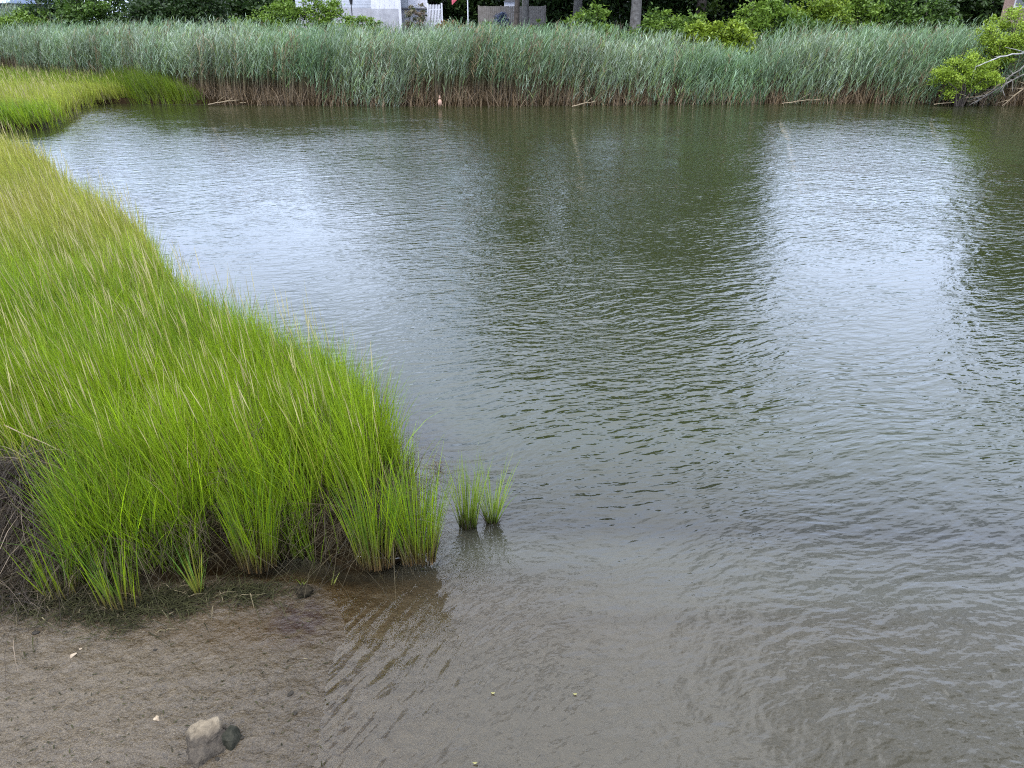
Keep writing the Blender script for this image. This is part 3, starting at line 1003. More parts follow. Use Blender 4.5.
shell(72, 656, 0.019, 'pale pointed shell on the bare mud at left', 0.9)
shell(80, 649, 0.009, 'tiny white shell chip just behind the pale pointed shell', 0.2)
shell(157, 719, 0.018, 'yellowish broken shell up-left of the grey rock', 2.4)
for k, (px, py, s, lab) in enumerate(((36, 633, 0.018, 'small black pebble on smooth mud at upper left'), (290, 694, 0.016, 'flat dark pebble on the mud near the waterline'), (295, 713, 0.012, 'tiny dark pebble below the flat one by the waterline'),
                                      (155, 650, 0.010, 'dark speck of stone in the middle of the mud flat'), (242, 738, 0.012, 'dark pebble just right of the black wet stone'), (217, 759, 0.012, 'little stone in front of the gap between rock and black stone'))):
    z = zmud(px, py); x, y = at(px, py, z)
    lump('pebble', M_pebble, (s * 1.3, s, s * 0.6), 20 + k, lab, 'pebble', (x, y, z + s * 0.2), k * 1.1, 0.5, subdiv=3)
z = zmud(304, 594); x, y = at(304, 594, z)
lump('mud_clod', M_clod, (0.055, 0.05, 0.055), 31, 'round dark clod of mud under a green sprig', 'clod', (x, y, z + 0.025), 0.3, 0.9)

# dark rotting plant litter strewn on the mud: nobody could count it
n = 3400
pile = Pile()
px_ = np.concatenate([rng.normal(35, 32, 1900), rng.normal(170, 16, 300), rng.uniform(0, 330, 350), rng.normal(237, 22, 250), rng.normal(110, 22, 600)])
py_ = np.concatenate([586 + rng.normal(0, 17, 1900), 600 + rng.normal(0, 7, 300), rng.uniform(600, 768, 350), 590 + rng.normal(0, 6, 250), 605 + rng.normal(0, 12, 600)])
q = np.array([at(a, b, 0.06) for a, b in zip(px_, py_)])
zz, dd_, _, _ = land(q[:, 0], q[:, 1])
small = (np.arange(n) >= 2200) & (np.arange(n) < 2550)
drop_ = small & (rng.random(n) < 0.45)
lenn = np.where(small, rng.uniform(0.008, 0.045, n) ** 1.0, rng.uniform(0.05, 0.26, n)) * np.where(drop_, 0.05, 1)
colr = np.where(rng.random((n, 1)) < 0.05, np.array([0.09, 0.075, 0.045]), np.array([0.020, 0.020, 0.008])) * rng.uniform(0.4, 1.6, (n, 1))
ang = rng.normal(0.4, 1.0, n)
V, F, C = blades(np.stack([q[:, 0], q[:, 1], zz + 0.004 + np.where(small, 0, rng.random(n) * 0.035)], 1), lenn * 0.12, rng.uniform(0.004, 0.008, n), ang, np.full(n, 6.0), rng.uniform(0, 2, n), colr, colr, face=ang + PI / 2, rows=5)
V = V.reshape(n, 5, 2, 3)
for i in range(5):      # litter lies along the mud instead of standing
    V[:, i, :, 2] = (zz + 0.005 + np.where(small, 0, rng.random(n) * 0.012) + np.where(small, 0, 0.03) * math.sin(i / 4 * PI) * rng.random(n))[:, None]
pile.add(V.reshape(-1, 3), F, C)
o = link('plant_litter', pile.mesh('plant_litter'), M_dead)
props(o, 'dark matted dead grass strewn on the mud below the marsh', 'plant litter', kind='stuff')


def stick(pts, r0, r1, mat, label, cat='stick', name='stick', group=None, twigs=0, seed=0):
    n = len(pts)
    r = random.Random(seed)
    mb = MB()
    fine = []
    for i in range(n - 1):
        a, b = Vector(pts[i]), Vector(pts[i + 1])
        for k in range(4):
            fine.append(a.lerp(b, k / 4) + Vector((r.uniform(-1, 1), r.uniform(-1, 1), r.uniform(-1, 1))) * r0 * (0.8 if (i or k) else 0))
    fine.append(Vector(pts[-1]))
    mb.tube(fine, [r0 + (r1 - r0) * i / (len(fine) - 1) for i in range(len(fine))], 6)
    for _ in range(twigs):
        i = r.randrange(2, len(fine) - 1)
        L0 = (fine[-1] - fine[0]).length * r.uniform(0.12, 0.4)
        d = ((fine[i] - fine[i - 1]).normalized() + Vector((r.uniform(-1, 1), r.uniform(-1, 1), r.uniform(-0.5, 0.9)))).normalized()
        mb.tube([fine[i], fine[i] + d * L0 * 0.5 + Vector((0, 0, 0.03 * r.random())), fine[i] + d * L0], [r0 * 0.5, r0 * 0.35, r1 * 0.5], 5)
    o = mb.build(name, mat, smooth=True)
    return props(o, label, cat, group)


# pale straws over the dark thatch at left
a = Vector(at(4, 425, 0.75) + (0.75,)); b = Vector(at(115, 486, 0.42) + (0.42,))
stick([a, (a + b) / 2 + Vector((0, 0, 0.05)), b], 0.005, 0.003, M_tan, 'long pale straw slanting across the grass at far left', 'straw', 'straw')
a = Vector(at(-5, 478, 0.35) + (0.35,)); b = Vector(at(44, 452, 0.55) + (0.55,))
stick([a, (a + b) / 2 + Vector((0, 0, 0.02)), b], 0.004, 0.003, M_tan, 'short pale straw over the dark thatch at the left frame edge', 'straw', 'straw')
z = zmud(10, 602)
a = Vector(at(-6, 600, z) + (z + 0.02,)); b = Vector(at(26, 596, z) + (z + 0.02,))
stick([a, b], 0.006, 0.004, M_drift, 'thin bleached stick on the mud at far left', 'stick', 'stick')
a = Vector(at(355, 556, 0.12) + (0.12,)); b = Vector(at(432, 553, 0.1) + (0.10,))
stick([a, (a * 0.5 + b * 0.5) + Vector((0, 0, -0.04)), b], 0.004, 0.003, M_drift, 'bare grey root looping under the corner of the marsh', 'root', 'root')
z = zmud(75, 590)
a = Vector(at(68, 583, z) + (z + 0.03,)); b = Vector(at(82, 606, z) + (z + 0.01,))
stick([a, b], 0.012, 0.009, M_clod, 'stubby dark stick poking out of the litter on the mud', 'stick', 'stick')
# floating leaves
M_yl = plain('yellow_leaf', (0.12, 0.115, 0.04), (0.18, 0.16, 0.06), 40, 0.6)
for (px, py, lab) in ((575, 695, 'small yellow-green leaf floating on the water'), (493, 694, 'round pale leaf floating on shallow water below the marsh'), (475, 764, 'tiny yellow leaf floating at the bottom of the picture')):
    x, y = at(px, py, 0)
    mb = MB()
    ring = [(0.5 * 0.020 * math.cos(u) * (1.3 if abs(math.cos(u)) > 0.9 else 1), 0.5 * 0.011 * math.sin(u), 0.004 + 0.003 * math.cos(u) ** 2) for u in [k * PI / 6 for k in range(12)]]
    mb.poly(ring); mb.poly([(a, b, c - 0.002) for a, b, c in ring[::-1]])
    props(mb.build('floating_leaf', M_yl, None, (x, y, 0.004)), lab, 'leaf')

# ---------------------------------------------------------------- far bank: driftwood, buoy
for k, (p0, p1, r0, mat, lab) in enumerate((((572, 106), (592, 101), 0.035, M_drift, 'short bleached driftwood at the foot of the reeds, mid-bank'),
                                            ((782, 103), (820, 101), 0.03, M_tan, 'long tan driftwood log lying along the right part of the bank'),
                                            ((934, 104), (962, 99), 0.03, M_tan, 'tan driftwood branch below the yellow-green bush'),
                                            ((255, 98), (285, 104), 0.028, M_drift, 'pale fallen stalk at the foot of the reeds on the left part of the bank'),
                                            ((208, 104), (238, 103), 0.03, M_drift, 'grey stick floating by the bank right of the inlet'))):
    a = Vector(at(*p0, 0.08) + (0.06,)); b = Vector(at(*p1, 0.12) + (0.22,))
    a.y = min(a.y, 35.9); b.y = a.y + 0.3
    stick([a, (a + b) / 2 + Vector((0, 0, 0.03)), b], r0 * 0.7, r0 * 0.35, M_tan, lab, 'driftwood', 'driftwood', twigs=3, seed=k)
M_buoy = plain('buoy', (0.22, 0.13, 0.09), (0.30, 0.19, 0.14), 8, 0.5)
x, y = at(440, 106, 0.12)
root = empty('buoy', (x, min(y, 35.1), 0.12)); props(root, 'faded pinkish fishing float washed up against the reed feet', 'buoy')
lump('float_body', M_buoy, (0.09, 0.09, 0.14), 3, loc=(0, 0, 0.14), rough=0.05, parent=root, cuts=0, subdiv=3)
MB().tube([(0, 0, 0.32), (0, 0, 0.42)], [0.035, 0.03]).build('neck', M_buoy, root)


# ---------------------------------------------------------------- bushes and trees
def crown_mesh(name, seed, rx, ry, rz, nclump, nleaf, leaf, cA, cB, hollow=0.45, zc=0.0, droop=False, limbs=None):
    """a crown of leaf-sized faces gathered in clumps with gaps between them"""
    r = np.random.default_rng(seed)
    u = r.normal(size=(nclump, 3)); u /= np.linalg.norm(u, axis=1)[:, None]
    rad = r.uniform(hollow, 1.0, nclump) ** 0.6
    lob = 0.60 + 0.80 * fbm(np.arctan2(u[:, 1], u[:, 0]) * 1.6 + 30, u[:, 2] * 2.5 + 7, 3, seed)
    c = u * (rad * lob)[:, None] * np.array([rx, ry, rz])
    c[:, 2] += zc
    cs = (rx + ry + rz) / 3 * r.uniform(0.10, 0.24, nclump)
    k = np.repeat(np.arange(nclump), nleaf)
    n = len(k)
    off = r.normal(size=(n, 3)) * cs[k][:, None] * np.array([0.75, 0.75, 0.5])
    P = c[k] + off
    nv = r.normal(size=(n, 3)) + np.array([0, 0, 0.9]); nv /= np.linalg.norm(nv, axis=1)[:, None]
    a = np.cross(nv, r.normal(size=(n, 3))); a /= np.linalg.norm(a, axis=1)[:, None]
    b = np.cross(nv, a)
    L = leaf * r.uniform(0.6, 1.3, n)[:, None]
    V = np.stack([P - a * L, P - b * L * 0.45, P + a * L, P + b * L * 0.45], 1).reshape(-1, 3)
    F = np.arange(4 * n).reshape(-1, 4)
    cb = r.uniform(0, 1, nclump)[k] * 0.65 + r.uniform(0, 1, n) * 0.35
    col = (np.array(cA) * (1 - cb[:, None]) + np.array(cB) * cb[:, None]) * r.uniform(0.75, 1.25, (n, 1))
    return np_mesh(name, V, F, np.repeat(col, 4, 0)), c


def stems_mb(seed, centres, base_r, h0, nl, trunk_top, bend=0.3):
    """trunk and limbs reaching for some of the clumps"""
    r = random.Random(seed)
    mb = MB()
    tp = [Vector((0, 0, -0.6))]
    for i in range(1, 7):
        tp.append(Vector((r.uniform(-1, 1) * bend * i / 6, r.uniform(-1, 1) * bend * i / 6, trunk_top * i / 6)))
    rads = [base_r * (1.25 if i == 0 else 1 - 0.12 * i) for i in range(7)]
    mb.tube(tp, rads, 10)
    idx = r.sample(range(len(centres)), min(nl, len(centres)))
    for i in idx:
        e = Vector(centres[i])
        tt = r.uniform(0.45, 0.98)
        s = tp[0].lerp(tp[-1], tt)
        j = min(5, int(tt * 6)); s = tp[j].lerp(tp[j + 1], tt * 6 - j)
        mid = (s + e) / 2 + Vector((0, 0, 0.08 * (e - s).length))
        rr = base_r * (1 - tt * 0.7) * 0.42
        mb.tube([s, mid, e], [rr, rr * 0.65, rr * 0.2], 6)
    return mb


def gz(x, y):
    return float(land(np.array([float(x)]), np.array([float(y)]))[0][0])


def tree(name, cat, label, x, y, hgt, cr, seed, color=(1, 1, 1, 1), bark=None, r0=0.22, group=None, clear=0.32, nclump=240, nleaf=60, leaf=0.20, trunk_name='trunk', cA=(0.014, 0.030, 0.005), cB=(0.050, 0.080, 0.010)):
    z = gz(x, y)
    root = empty(name, (x, y, z)); props(root, label, cat, group)
    ch = hgt * (1 - clear) / 2
    me, c = crown_mesh('crown', seed, cr, cr, ch, nclump, nleaf, leaf, cA, cB, zc=hgt - ch)
    link('crown', me, M_leaf, root, color=color)
    stems_mb(seed, c, r0, 0, 22, hgt * 0.72).build(trunk_name, bark or M_bark, root, smooth=True)
    return root


def bush(label, x, y, w, d, h, seed, cA, cB, leaf=0.085, nclump=70, nleaf=70, group=None, name='bush', zup=0.0, hollow=0.5, cat='bush'):
    z = gz(x, y) + zup
    root = empty(name, (x, y, z)); props(root, label, cat, group)
    me, c = crown_mesh('foliage', seed, w / 2, d / 2, h / 2, nclump, nleaf, leaf, cA, cB, zc=h * 0.52, hollow=hollow)
    link('foliage', me, M_leaf, root, color=(1, 1, 1, 1))
    r = random.Random(seed)
    mb = MB()
    for i in r.sample(range(len(c)), min(12, len(c))):
        e = Vector(c[i])
        s = Vector((r.uniform(-0.2, 0.2), r.uniform(-0.2, 0.2), -0.3 - zup))
        mb.tube([s, Vector((s.x * 0.6 + e.x * 0.4, s.y * 0.6 + e.y * 0.4, e.z * 0.45)), e], [0.045, 0.03, 0.01], 5)
    mb.build('stems', M_barkd, root, smooth=True)
    return root


DG1, DG2 = (0.010, 0.024, 0.006), (0.032, 0.062, 0.012)       # dark evergreen
MG1, MG2 = (0.028, 0.060, 0.009), (0.070, 0.130, 0.016)       # mid green
LG1, LG2 = (0.065, 0.120, 0.013), (0.125, 0.200, 0.022)       # light green
YG1, YG2 = (0.085, 0.135, 0.009), (0.165, 0.225, 0.018)       # yellow green


def gx(px, Y):
    return atY(px, 15, Y)[0]


# tall trees: their crowns rise out of the frame and come back in the river's reflection
GT = 'tall trees behind the reeds'
tree('tall_tree', 'tree', 'tree with a slim dark trunk before the wooden fence', gx(516, 51), 51, 15, 3.6, 101, bark=M_barkd, r0=0.20, group=GT)
tree('tall_tree', 'tree', 'tree with a grey trunk just right of the slim dark one', gx(526, 54), 54, 17, 4.2, 102, r0=0.26, group=GT)
tree('tall_tree', 'tree', 'tree with a dim grey trunk deep in the shade between fence and pale trunk', gx(577, 58), 58, 19, 4.6, 103, r0=0.32, group=GT)
tree('tall_tree', 'tree', 'tree with a stout pale grey trunk rising straight from the bushes', gx(635, 50), 50, 19, 4.8, 104, r0=0.37, group=GT)
tree('tall_tree', 'tree', 'dark leafy tree standing behind the pale trunk on its right', gx(700, 57), 57, 20, 5.0, 105, r0=0.35, group=GT, clear=0.12, bark=M_barkd)
tree('tall_tree', 'tree', 'dark tree behind the yellow-green bushes right of centre', gx(750, 60), 60, 18, 4.0, 106, r0=0.3, group=GT, clear=0.12, bark=M_barkd)
tree('tall_tree', 'tree', 'dense dark tree at the right end behind the bushes', gx(1085, 54), 54, 15, 3.6, 107, r0=0.3, group=GT, clear=0.15, bark=M_barkd)
tree('tall_tree', 'tree', 'tree behind the white house', gx(405, 80), 80, 15, 4.2, 108, r0=0.3, group=GT, clear=0.25)
tree('tall_tree', 'tree', 'tree beyond the picture edge at far right', 36.0, 50, 16, 4.5, 109, r0=0.3, group=GT, clear=0.15)

# dark wood edge under and behind the tall trees
GW = 'dark understorey along the wood edge'
for k, (px, Y, w_, h_, lab) in enumerate(((556, 63, 6, 4.5, 'dark thicket right of the end of the wooden fence'), (600, 62, 6, 5.0, 'dark thicket between the dim trunk and the pale trunk'), (655, 61, 6, 5.0, 'dark thicket right behind the pale trunk'),
                                          (705, 62, 6, 5.0, 'dark thicket behind the low yellow-green bush'), (755, 62, 6, 4.5, 'dark thicket left of the big light green bush'), (470, 66, 7, 4.6, 'dark thicket behind the flagpole'),
                                          (510, 68, 8, 5.0, 'dark thicket behind the wooden fence'), (440, 72, 5, 4.6, 'dark thicket right of the white house'))):
    bush(lab, gx(px, Y), Y, w_, 3.5, h_ + 0.5, 200 + k, DG1, DG2, 0.17, 150, 70, GW, 'thicket', hollow=0.1)
# the far wood behind everything, which reads as one dark mass
pile = Pile()
for k, (xx, yy) in enumerate([(a, 68) for a in np.arange(-48, 52, 2.4)] + [(a, 72.5) for a in np.arange(-49, 53, 2.4)]):
    if -9.5 < xx < -3.5 and yy < 70 or xx < -29.5: continue
    hh = 1.9 + 0.4 * random.random()
    me, _ = crown_mesh('mass', 700 + k, 2.0, 1.3, hh, 60, 60, 0.22, DG1, DG2, hollow=0.0)
    n = len(me.vertices)
    V = np.empty(n * 3, np.float32); me.vertices.foreach_get('co', V); V = V.reshape(-1, 3)
    cc_ = np.empty(n * 4, np.float32); me.color_attributes['tint'].data.foreach_get('color', cc_)
    V += np.array([xx, yy + random.uniform(-0.8, 0.8), gz(xx, yy) + hh * 0.75])
    pile.add(V, np.arange(n).reshape(-1, 4), cc_.reshape(-1, 4)[:, :3])
    bpy.data.meshes.remove(me)
props(link('far_woods', pile.mesh('far_woods'), M_leaf, color=(1, 1, 1, 1)), 'low dark mass of woods far behind the reeds', 'woods', kind='stuff')
# dark shrubs at the left
GL = 'dark shrubs behind the left reeds'
for k, (px, Y, w_, h_, c1, c2, lab) in enumerate(((24, 58, 3.6, 2.6, MG1, LG2, 'light green shrub leftmost behind the reeds, by the grey roof'), (55, 60, 4.5, 5, DG1, DG2, 'tall dark shrub next to the light green one at the left'), (92, 58, 4.5, 3.8, DG1, MG2, 'shrub with mixed dark and mid green leaves, second dark one from the left'),
                                                  (130, 60, 5, 4.6, DG1, DG2, 'broad dark shrub in the middle of the left row'), (165, 58, 4.5, 4.2, DG1, DG2, 'dark shrub left of the bright hedge bushes'), (198, 60, 4, 4.4, DG1, DG2, 'dark shrub rising behind the left end of the bright hedge'),
                                                  (-34, 60, 4, 1.6, MG1, MG2, 'shrub outside the left frame edge'))):
    bush(lab, gx(px, Y + 3), Y + 3, w_ * 1.15, 3.2, h_ + 1.0, 230 + k, c1, c2, 0.13, 130, 75, GL, 'shrub', hollow=0.2)
GH = 'bright hedge bushes left of the house'
for k, (px, Y, w_, h_, lab) in enumerate(((220, 54, 3.2, 2.2, 'leftmost of the bright hedge bushes'), (250, 54.5, 3.4, 2.6, 'second of the bright hedge bushes from the left'), (280, 54, 3.2, 2.9, 'middle bright hedge bush'), (308, 54, 3.2, 3.1, 'bright hedge bush left of the small lantern'),
                                          (333, 53.5, 2.8, 2.6, 'bright hedge bush in front of the grey siding'), (362, 53, 2.4, 1.8, 'low end bush of the bright hedge before the house corner'))):
    bush(lab, gx(px, Y), Y, w_, 2.0, h_, 260 + k, LG1, LG2, 0.085, 75, 70, GH, 'hedge_bush')
# small bushes between house and trees
M_rose = None
for k, (px, Y, w_, h_, c1, c2, lab) in enumerate(((445, 53, 1.5, 1.55, (0.26, 0.085, 0.045), (0.12, 0.13, 0.03), 'bush with orange-pink blossom beside the picket fence'), (461, 53, 1.7, 1.75, (0.28, 0.075, 0.055), (0.06, 0.10, 0.02), 'bush with salmon-red blossom left of the flagpole'),
                                                  (484, 52, 2.1, 1.75, LG1, YG2, 'low light green bush right of the flagpole'), (505, 51.5, 2.1, 1.6, MG1, YG2, 'low yellow-green bush before the wooden fence'), (534, 51, 1.8, 2.0, LG1, LG2, 'small leafy sapling bush right of the two slim trunks'),
                                                  (415, 56, 1.5, 1.9, (0.20, 0.14, 0.11), (0.05, 0.09, 0.025), 'climbing rose bush with faded pink bloom on the house corner'), (501, 54.5, 1.0, 1.7, (0.05, 0.07, 0.10), (0.12, 0.14, 0.22), 'blue hydrangea against the wooden fence'))):
    bush(lab, gx(px, Y), Y, w_, 1.4, h_, 280 + k, c1, c2, 0.08, 40, 60, None, 'flower_bush' if k in (0, 1, 5, 6) else 'low_bush')
GB = 'green bushes rising behind the right reeds'
for k, (px, Y, w_, h_, c1, c2, lab) in enumerate(((590, 44.5, 3.4, 3.1, MG1, LG2, 'low green bush left of the pale trunk'), (660, 44, 3.2, 3.1, MG1, LG2, 'low green bush at the foot of the pale trunk'), (690, 43, 2.2, 2.75, MG1, LG2, 'green bush just right of the pale trunk bush'),
                                                  (703, 41.5, 2.2, 2.5, YG1, YG2, 'low yellow-green bush above the dip in the reeds'), (735, 41.5, 2.4, 2.5, YG1, YG2, 'narrow yellow-green bush showing through the dip in the reeds'), (765, 47, 3.6, 2.9, LG1, LG2, 'large light green bush right of centre'),
                                                  (800, 46, 3.2, 2.2, DG2, MG2, 'darker green bush in front of the light green pair'), (822, 48, 4.0, 3.0, LG1, YG2, 'largest bright green bush, right of the large light green one'), (858, 49, 3.4, 2.7, MG1, LG2, 'mid green bush between bright and dark bushes'),
                                                  (893, 50, 3.6, 2.9, DG1, MG2, 'dark green bush left of the last reeds'), (930, 49, 3.6, 2.4, DG1, MG2, 'dark round bush near the right end'), (962, 47, 3.2, 1.9, MG1, MG2, 'leafy green bush before the brick house'),
                                                  (1036, 46, 3.0, 1.1, MG1, LG2, 'green bush at the right frame edge before the brick house'))):
    bush(lab, gx(px, Y), Y, w_, 2.6, h_ * (1.5 if px > 740 else 1.15), 300 + k, c1, c2, 0.11, 120, 75, GB, hollow=0.2)

# the feathery bush that hangs over the right bank
x, y, z = atY(962, 70, 35.4)
bush('feathery yellow-green bush hanging low over the water at the right bank', x + 0.15, 35.2, 2.7, 1.5, 1.75, 330, (0.10, 0.16, 0.010), (0.22, 0.30, 0.03), 0.055, 70, 110, None, 'overhanging_bush', 1.35, 0.2)
bush('smaller yellow-green bush filling the gap between the two feathery ones on the right bank', x + 1.7, 35.9, 1.8, 1.2, 1.5, 332, YG1, YG2, 0.055, 45, 90, None, 'overhanging_bush', 1.45, 0.2)
x, y, z = atY(1000, 35, 36.8)
bush('feathery yellow-green bush above and behind the one over the water', x + 0.2, 36.3, 3.2, 1.8, 1.9, 331, (0.10, 0.16, 0.010), (0.22, 0.30, 0.03), 0.055, 90, 110, None, 'overhanging_bush', 1.75, 0.3)
pts = [Vector(atY(*q)) for q in ((1040, 52, 35.2), (1012, 54, 34.9), (990, 60, 34.7), (976, 67, 34.6), (972, 74, 34.6))]
stick(pts, 0.035, 0.012, M_drift, 'bleached bare branch reaching left across the feathery bush', 'branch', 'bare_branch', twigs=5, seed=5)
for k, (q0, q1, q2, lab) in enumerate((((1034, 70), (1005, 84), (974, 104), 'brown dead limb slanting down to the water at far right'), ((1040, 80), (1018, 92), (1002, 106), 'short dead limb nearest the right frame edge'),
                                       ((1030, 62), (1008, 78), (1000, 92), 'dead limb tangled above the others at far right'), ((1000, 84), (984, 96), (965, 98), 'thin dead limb under the feathery bush'))):
    pts = [Vector(atY(*q, 35.2 - 0.15 * i)) for i, q in enumerate((q0, q1, q2))]
    stick(pts, 0.035, 0.012, M_tan if k % 2 else M_bark, lab, 'branch', 'dead_branch', twigs=9, seed=40 + k)

# ---------------------------------------------------------------- buildings and garden things
M_white = plain('white_paint', (0.46, 0.46, 0.50), (0.56, 0.56, 0.60), 2, 0.6)
M_pane = plain('window_glass', (0.05, 0.06, 0.07), (0.09, 0.10, 0.12), 1, 0.08, 0, 0.7)
M_roof = plain('roof_shingle', (0.10, 0.10, 0.11), (0.17, 0.17, 0.18), 12, 0.85, 0.01)
M_found = plain('foundation', (0.24, 0.24, 0.26), (0.36, 0.36, 0.38), 3, 0.85, 0.01)
M_red = plain('red_cloth', (0.42, 0.06, 0.09), (0.52, 0.12, 0.15), 6, 0.7)
M_black = plain('black_metal', (0.015, 0.015, 0.017), (0.03, 0.03, 0.03), 8, 0.4)
M_fence = plain('weathered_boards', (0.12, 0.105, 0.09), (0.20, 0.18, 0.16), 5, 0.85, 0.01)
M_brick = plain('pale_brick', (0.20, 0.13, 0.11), (0.30, 0.22, 0.19), 14, 0.85, 0.01)
M_blueroof = plain('blue_metal_roof', (0.17, 0.22, 0.32), (0.23, 0.28, 0.37), 1.5, 0.45)
M_dkwall = plain('dark_siding', (0.04, 0.05, 0.06), (0.08, 0.09, 0.10), 3, 0.7)


def siding(name, c1, c2, pitch, depth=0.02, vert=False):
    m, t, o = newmat(name)
    p = t.nodes.new('ShaderNodeBsdfPrincipled')
    tcn = t.nodes.new('ShaderNodeTexCoord')
    sp = t.nodes.new('ShaderNodeSeparateXYZ'); t.links.new(tcn.outputs['Object'], sp.inputs[0])
    n = noise_node(t, 3, 4, tcn.outputs['Object'])
    fr_ = math_n(t, 'FRACT', math_n(t, 'DIVIDE', sp.outputs[0 if vert else 2], pitch))
    t.links.new(ramp(t, n.outputs[0], [(0.3, c1), (0.7, c2)]), p.inputs['Base Color'])
    b = t.nodes.new('ShaderNodeBump'); b.inputs['Distance'].default_value = depth
    prof = ramp(t, fr_, [(0.0, 0.0), (0.08, 1.0), (1.0, 0.55)])
    t.links.new(prof, b.inputs['Height']); t.links.new(b.outputs[0], p.inputs['Normal'])
    p.inputs['Roughness'].default_value = 0.65
    t.links.new(p.outputs[0], o.inputs[0])
    return m


M_clap = siding('grey_clapboard', (0.29, 0.31, 0.35), (0.36, 0.38, 0.42), 0.18)
M_panel = siding('white_panelling', (0.46, 0.46, 0.51), (0.54, 0.54, 0.59), 0.35, 0.03, True)


def window(parent, x0, x1, z0, z1, y):
    f = MB()
    f.box(x0 - 0.08, x1 + 0.08, y - 0.05, y + 0.02, z1, z1 + 0.1).box(x0 - 0.08, x1 + 0.08, y - 0.07, y + 0.02, z0 - 0.1, z0)
    f.box(x0 - 0.08, x0, y - 0.05, y + 0.02, z0, z1).box(x1, x1 + 0.08, y - 0.05, y + 0.02, z0, z1)
    f.box(x0, x1, y - 0.04, y + 0.0, (z0 + z1) / 2 - 0.025, (z0 + z1) / 2 + 0.025)
    w = f.build('window', M_white, parent)
    MB().box(x0, x1, y - 0.015, y - 0.005, z0, z1).build('pane', M_pane, w)
    return w


# white house (raised on its foundation), only its lower walls reach into the picture
YH = 60.0
xa, xb, xc, xd = gx(343, YH), gx(370, YH - 1.5), gx(398, YH - 1.5), gx(428, YH)
zg = gz(xc, YH)
zf = atY(400, 8, YH)[2]
hs = empty('white_house', (0, 0, 0)); props(hs, 'white and grey panelled house on a raised foundation behind the hedge', 'house')
hs.location = (xc, YH, zg)
hs.rotation_euler = (0, 0, 0.10)
lx = lambda v: v - xc
f0 = zf - zg
MB().box(lx(xa) - 3.2, lx(xd), 0, 9, -0.5, f0).build('foundation', M_found, hs)
MB().box(lx(xa) - 3.2, lx(xd) - 0.002, 0.06, 8.94, f0, f0 + 3.3).build('wall', M_clap, hs)
MB().box(lx(xa) - 3.7, lx(xd) + 0.5, -0.4, 9.4, f0 + 3.3, f0 + 3.45).prism([(lx(xa) - 3.7, f0 + 3.45), (lx(xd) + 0.5, f0 + 3.45), ((lx(xa) - 3.2 + lx(xd)) / 2, f0 + 6.3)], -0.4, 9.4).build('roof', M_roof, hs)
MB().box(lx(xb), -0.09, -1.5, 0, -0.5, f0 - 0.06).build('porch_skirt', M_found, hs)
MB().box(lx(xb), -0.09, -1.46, 0.05, f0 - 0.06, f0 + 2.5).build('porch_wall', M_panel, hs)
MB().box(-0.09, 0.09, -1.55, -1.37, -0.5, f0 + 2.5).build('corner_post', M_white, hs)
MB().prism([(lx(xb) - 0.25, f0 + 2.5), (0.25, f0 + 2.5), (0.25, f0 + 2.62), (lx(xb) - 0.25, f0 + 2.62)], -1.8, 0.05).build('porch_roof', M_roof, hs)
xm = lx(gx(409, YH))
MB().box(xm, lx(xd) - 0.02, -0.09, -0.002, f0 + 0.03, f0 + 2.4).build('side_panel', M_panel, hs)
MB().box(0.10, lx(xd) + 0.05, -0.16, -0.004, f0 - 0.07, f0 + 0.028).build('sill_board', M_roof, hs)
window(hs, lx(xa) - 2.4, lx(xa) - 1.2, f0 + 1.0, f0 + 2.4, 0.05)
window(hs, lx(xa) + 0.4, lx(xa) + 1.3, f0 + 1.0, f0 + 2.4, 0.05)
window(hs, lx(xb) + 0.5, lx(xb) + 1.5, f0 + 1.0, f0 + 2.1, -1.47)
# lantern on a post
x, y, z = atY(351, 2, 58.0)
ln = empty('garden_lantern', (x, 58.0, gz(x, 58))); props(ln, 'small black lantern on a post in front of the grey siding', 'lantern')
hl = z - gz(x, 58) - 0.15
MB().tube([(0, 0, -0.3), (0, 0, hl)], 0.035).build('post', M_black, ln)
MB().tube([(0, 0, hl), (0, 0, hl + 0.32)], [0.09, 0.14], 6).build('lantern_glass', M_black, ln)
MB().tube([(0, 0, hl + 0.32), (0, 0, hl + 0.46)], [0.17, 0.02], 6).build('cap', M_black, ln)

# white picket fence by the house
x0, x1 = gx(429, 57), gx(441, 57)
zt = atY(434, 4, 57)[2]
pf = empty('picket_fence', (x0, 57, gz(x0, 57))); props(pf, 'short white picket fence right of the white house', 'fence')
zt -= gz(x0, 57)
n = 8
pk = MB()
for i in range(n):
    xx = (x1 - x0) * i / n
    pk.prism([(xx, -0.2), (xx + 0.07, -0.2), (xx + 0.07, zt - 0.08), (xx + 0.035, zt), (xx, zt - 0.08)], -0.02, 0.0)
pk.build('pickets', M_white, pf)
for kk in (0.35, 0.8): MB().box(-0.02, x1 - x0, 0.002, 0.04, zt * kk, zt * kk + 0.08).build('rail', M_white, pf)
for xx in (-0.12, x1 - x0 + 0.02):
    MB().box(xx, xx + 0.1, -0.03, 0.07, -0.3, zt + 0.06).build('post', M_white, pf)

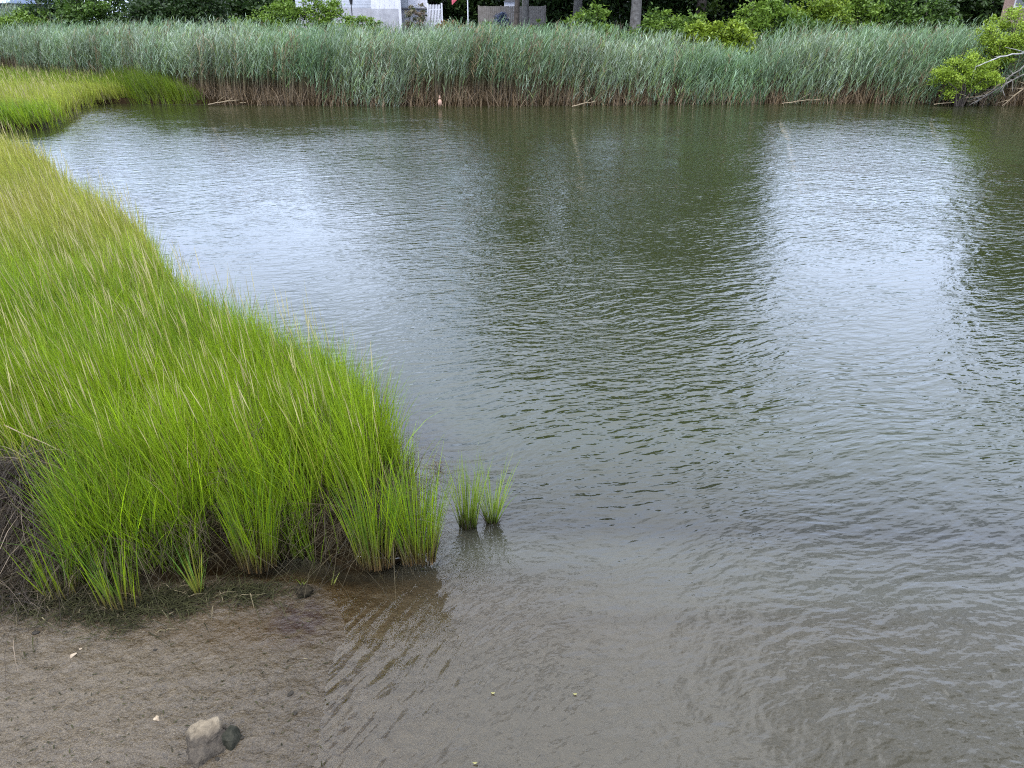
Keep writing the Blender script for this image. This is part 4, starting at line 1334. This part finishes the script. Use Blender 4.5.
# flagpole with its cloth
x, y, z = atY(468, 17, 52.0)
fp = empty('flagpole', (x, 52, gz(x, 52))); props(fp, 'slim white flagpole between the blossom bushes and the fence', 'flagpole')
MB().tube([(0, 0, -0.3), (0, 0, 4.6)], [0.045, 0.03]).build('pole', M_white, fp)
MB().tube([(0, 0, 4.6), (0, 0, 4.68), (0, 0, 4.72)], [0.03, 0.06, 0.02]).build('finial', M_white, fp)
xf, yf, zf2 = atY(461, 4, 52.0)
nx_, nz_ = 9, 12
V = []; Fc = []
for i in range(nx_):
    for j in range(nz_):
        u, v = i / (nx_ - 1), j / (nz_ - 1)
        V.append((-0.04 - u * 0.95, 0.10 * math.sin(u * 7 + v * 2) * (0.3 + v), 4.5 - v * 0.9 - (4.5 - 0.9 - (zf2 - gz(x, 52)) + 0.1) * u * 0.95 * 1.0))
for i in range(nx_ - 1):
    for j in range(nz_ - 1):
        a = i * nz_ + j
        Fc.append([a, a + 1, a + nz_ + 1, a + nz_])
me = bpy.data.meshes.new('flag'); me.from_pydata(V, [], Fc); me.update()
fo = link('flag', me, M_red, fp)
sm = fo.modifiers.new('thick', 'SOLIDIFY'); sm.thickness = 0.008

# wooden fence
YF = 56.0
x0, x1 = gx(478, YF), gx(546, YF)
zt = atY(500, 6, YF)[2]
wf = empty('wooden_fence', (x0, YF, gz(x0, YF))); props(wf, 'weathered grey-brown board fence behind the slim trunks', 'fence')
zt -= gz(x0, YF)
Lf = x1 - x0
bd = MB()
k = 0
xx = 0
while xx < Lf - 0.13:
    bd.box(xx, xx + 0.132, 0.0, 0.02, -0.2, zt - random.uniform(0, 0.02)); xx += 0.14
bd.build('boards', M_fence, wf)
for kk in (0.3, zt - 0.4): MB().box(0, Lf, 0.022, 0.07, kk, kk + 0.08).build('rail', M_fence, wf)
for i in range(4):
    xx = (Lf - 0.1) * i / 3
    MB().box(xx, xx + 0.1, 0.072, 0.17, -0.4, zt + 0.04).build('post', M_fence, wf)

# white garden shed behind the fence
x, y, z = atY(510, 2, 61.0)
sh = empty('garden_shed', (x, 61, gz(x, 61))); props(sh, 'small white shed peeking over the wooden fence', 'shed')
hs_ = z - gz(x, 61)
MB().box(-0.42, 0.42, -0.4, 0.6, -0.3, hs_).build('wall', M_white, sh)
MB().prism([(-0.5, hs_), (0.5, hs_), (0, hs_ + 0.35)], -0.5, 0.7).build('roof', M_roof, sh)

# grey-roofed building at far left
Yb = 85.0
zr_ = atY(5, 3.2, Yb)[2]
xe = gx(14, Yb)
bb_ = empty('far_building', (xe, Yb, gz(xe, Yb))); props(bb_, 'dark-walled building with a pale blue roof at the upper left corner', 'building')
zr_ -= gz(xe, Yb)
MB().box(-14, -0.3, 0, 8, -0.5, zr_).build('wall', M_dkwall, bb_)
v = [(-14.3, -0.5, zr_), (0, -0.5, zr_), (0, 8.5, zr_), (-14.3, 8.5, zr_), (-14.3, 4, zr_ + 2.4), (0, 4, zr_ + 2.4)]
me = bpy.data.meshes.new('roof'); me.from_pydata(v, [], [[0, 3, 2, 1], [0, 1, 5, 4], [2, 3, 4, 5], [0, 4, 3], [1, 2, 5]]); me.update()
link('roof', me, M_blueroof, bb_)
window(bb_, -4, -3, 0.9, 1.9, -0.003)

# brick house at the upper right corner
Yr = 58.0
xl = gx(1001, Yr)
bh = empty('brick_house', (xl, Yr, gz(xl, Yr))); props(bh, 'pale pinkish brick house with a white window at the upper right corner', 'house')
MB().box(0, 9, 0, 7, -0.5, 4.2).build('wall', M_brick, bh)
bh.rotation_euler = (0, 0, -0.62)
MB().box(-0.4, 9.4, -0.4, 7.4, 4.2, 4.32).prism([(-0.4, 4.32), (9.4, 4.32), (4.5, 7.0)], -0.4, 7.4).build('roof', M_roof, bh)
window(bh, 0.7, 1.6, 1.7, 3.0, -0.003)
window(bh, 4.0, 5.0, 1.7, 3.0, -0.003)
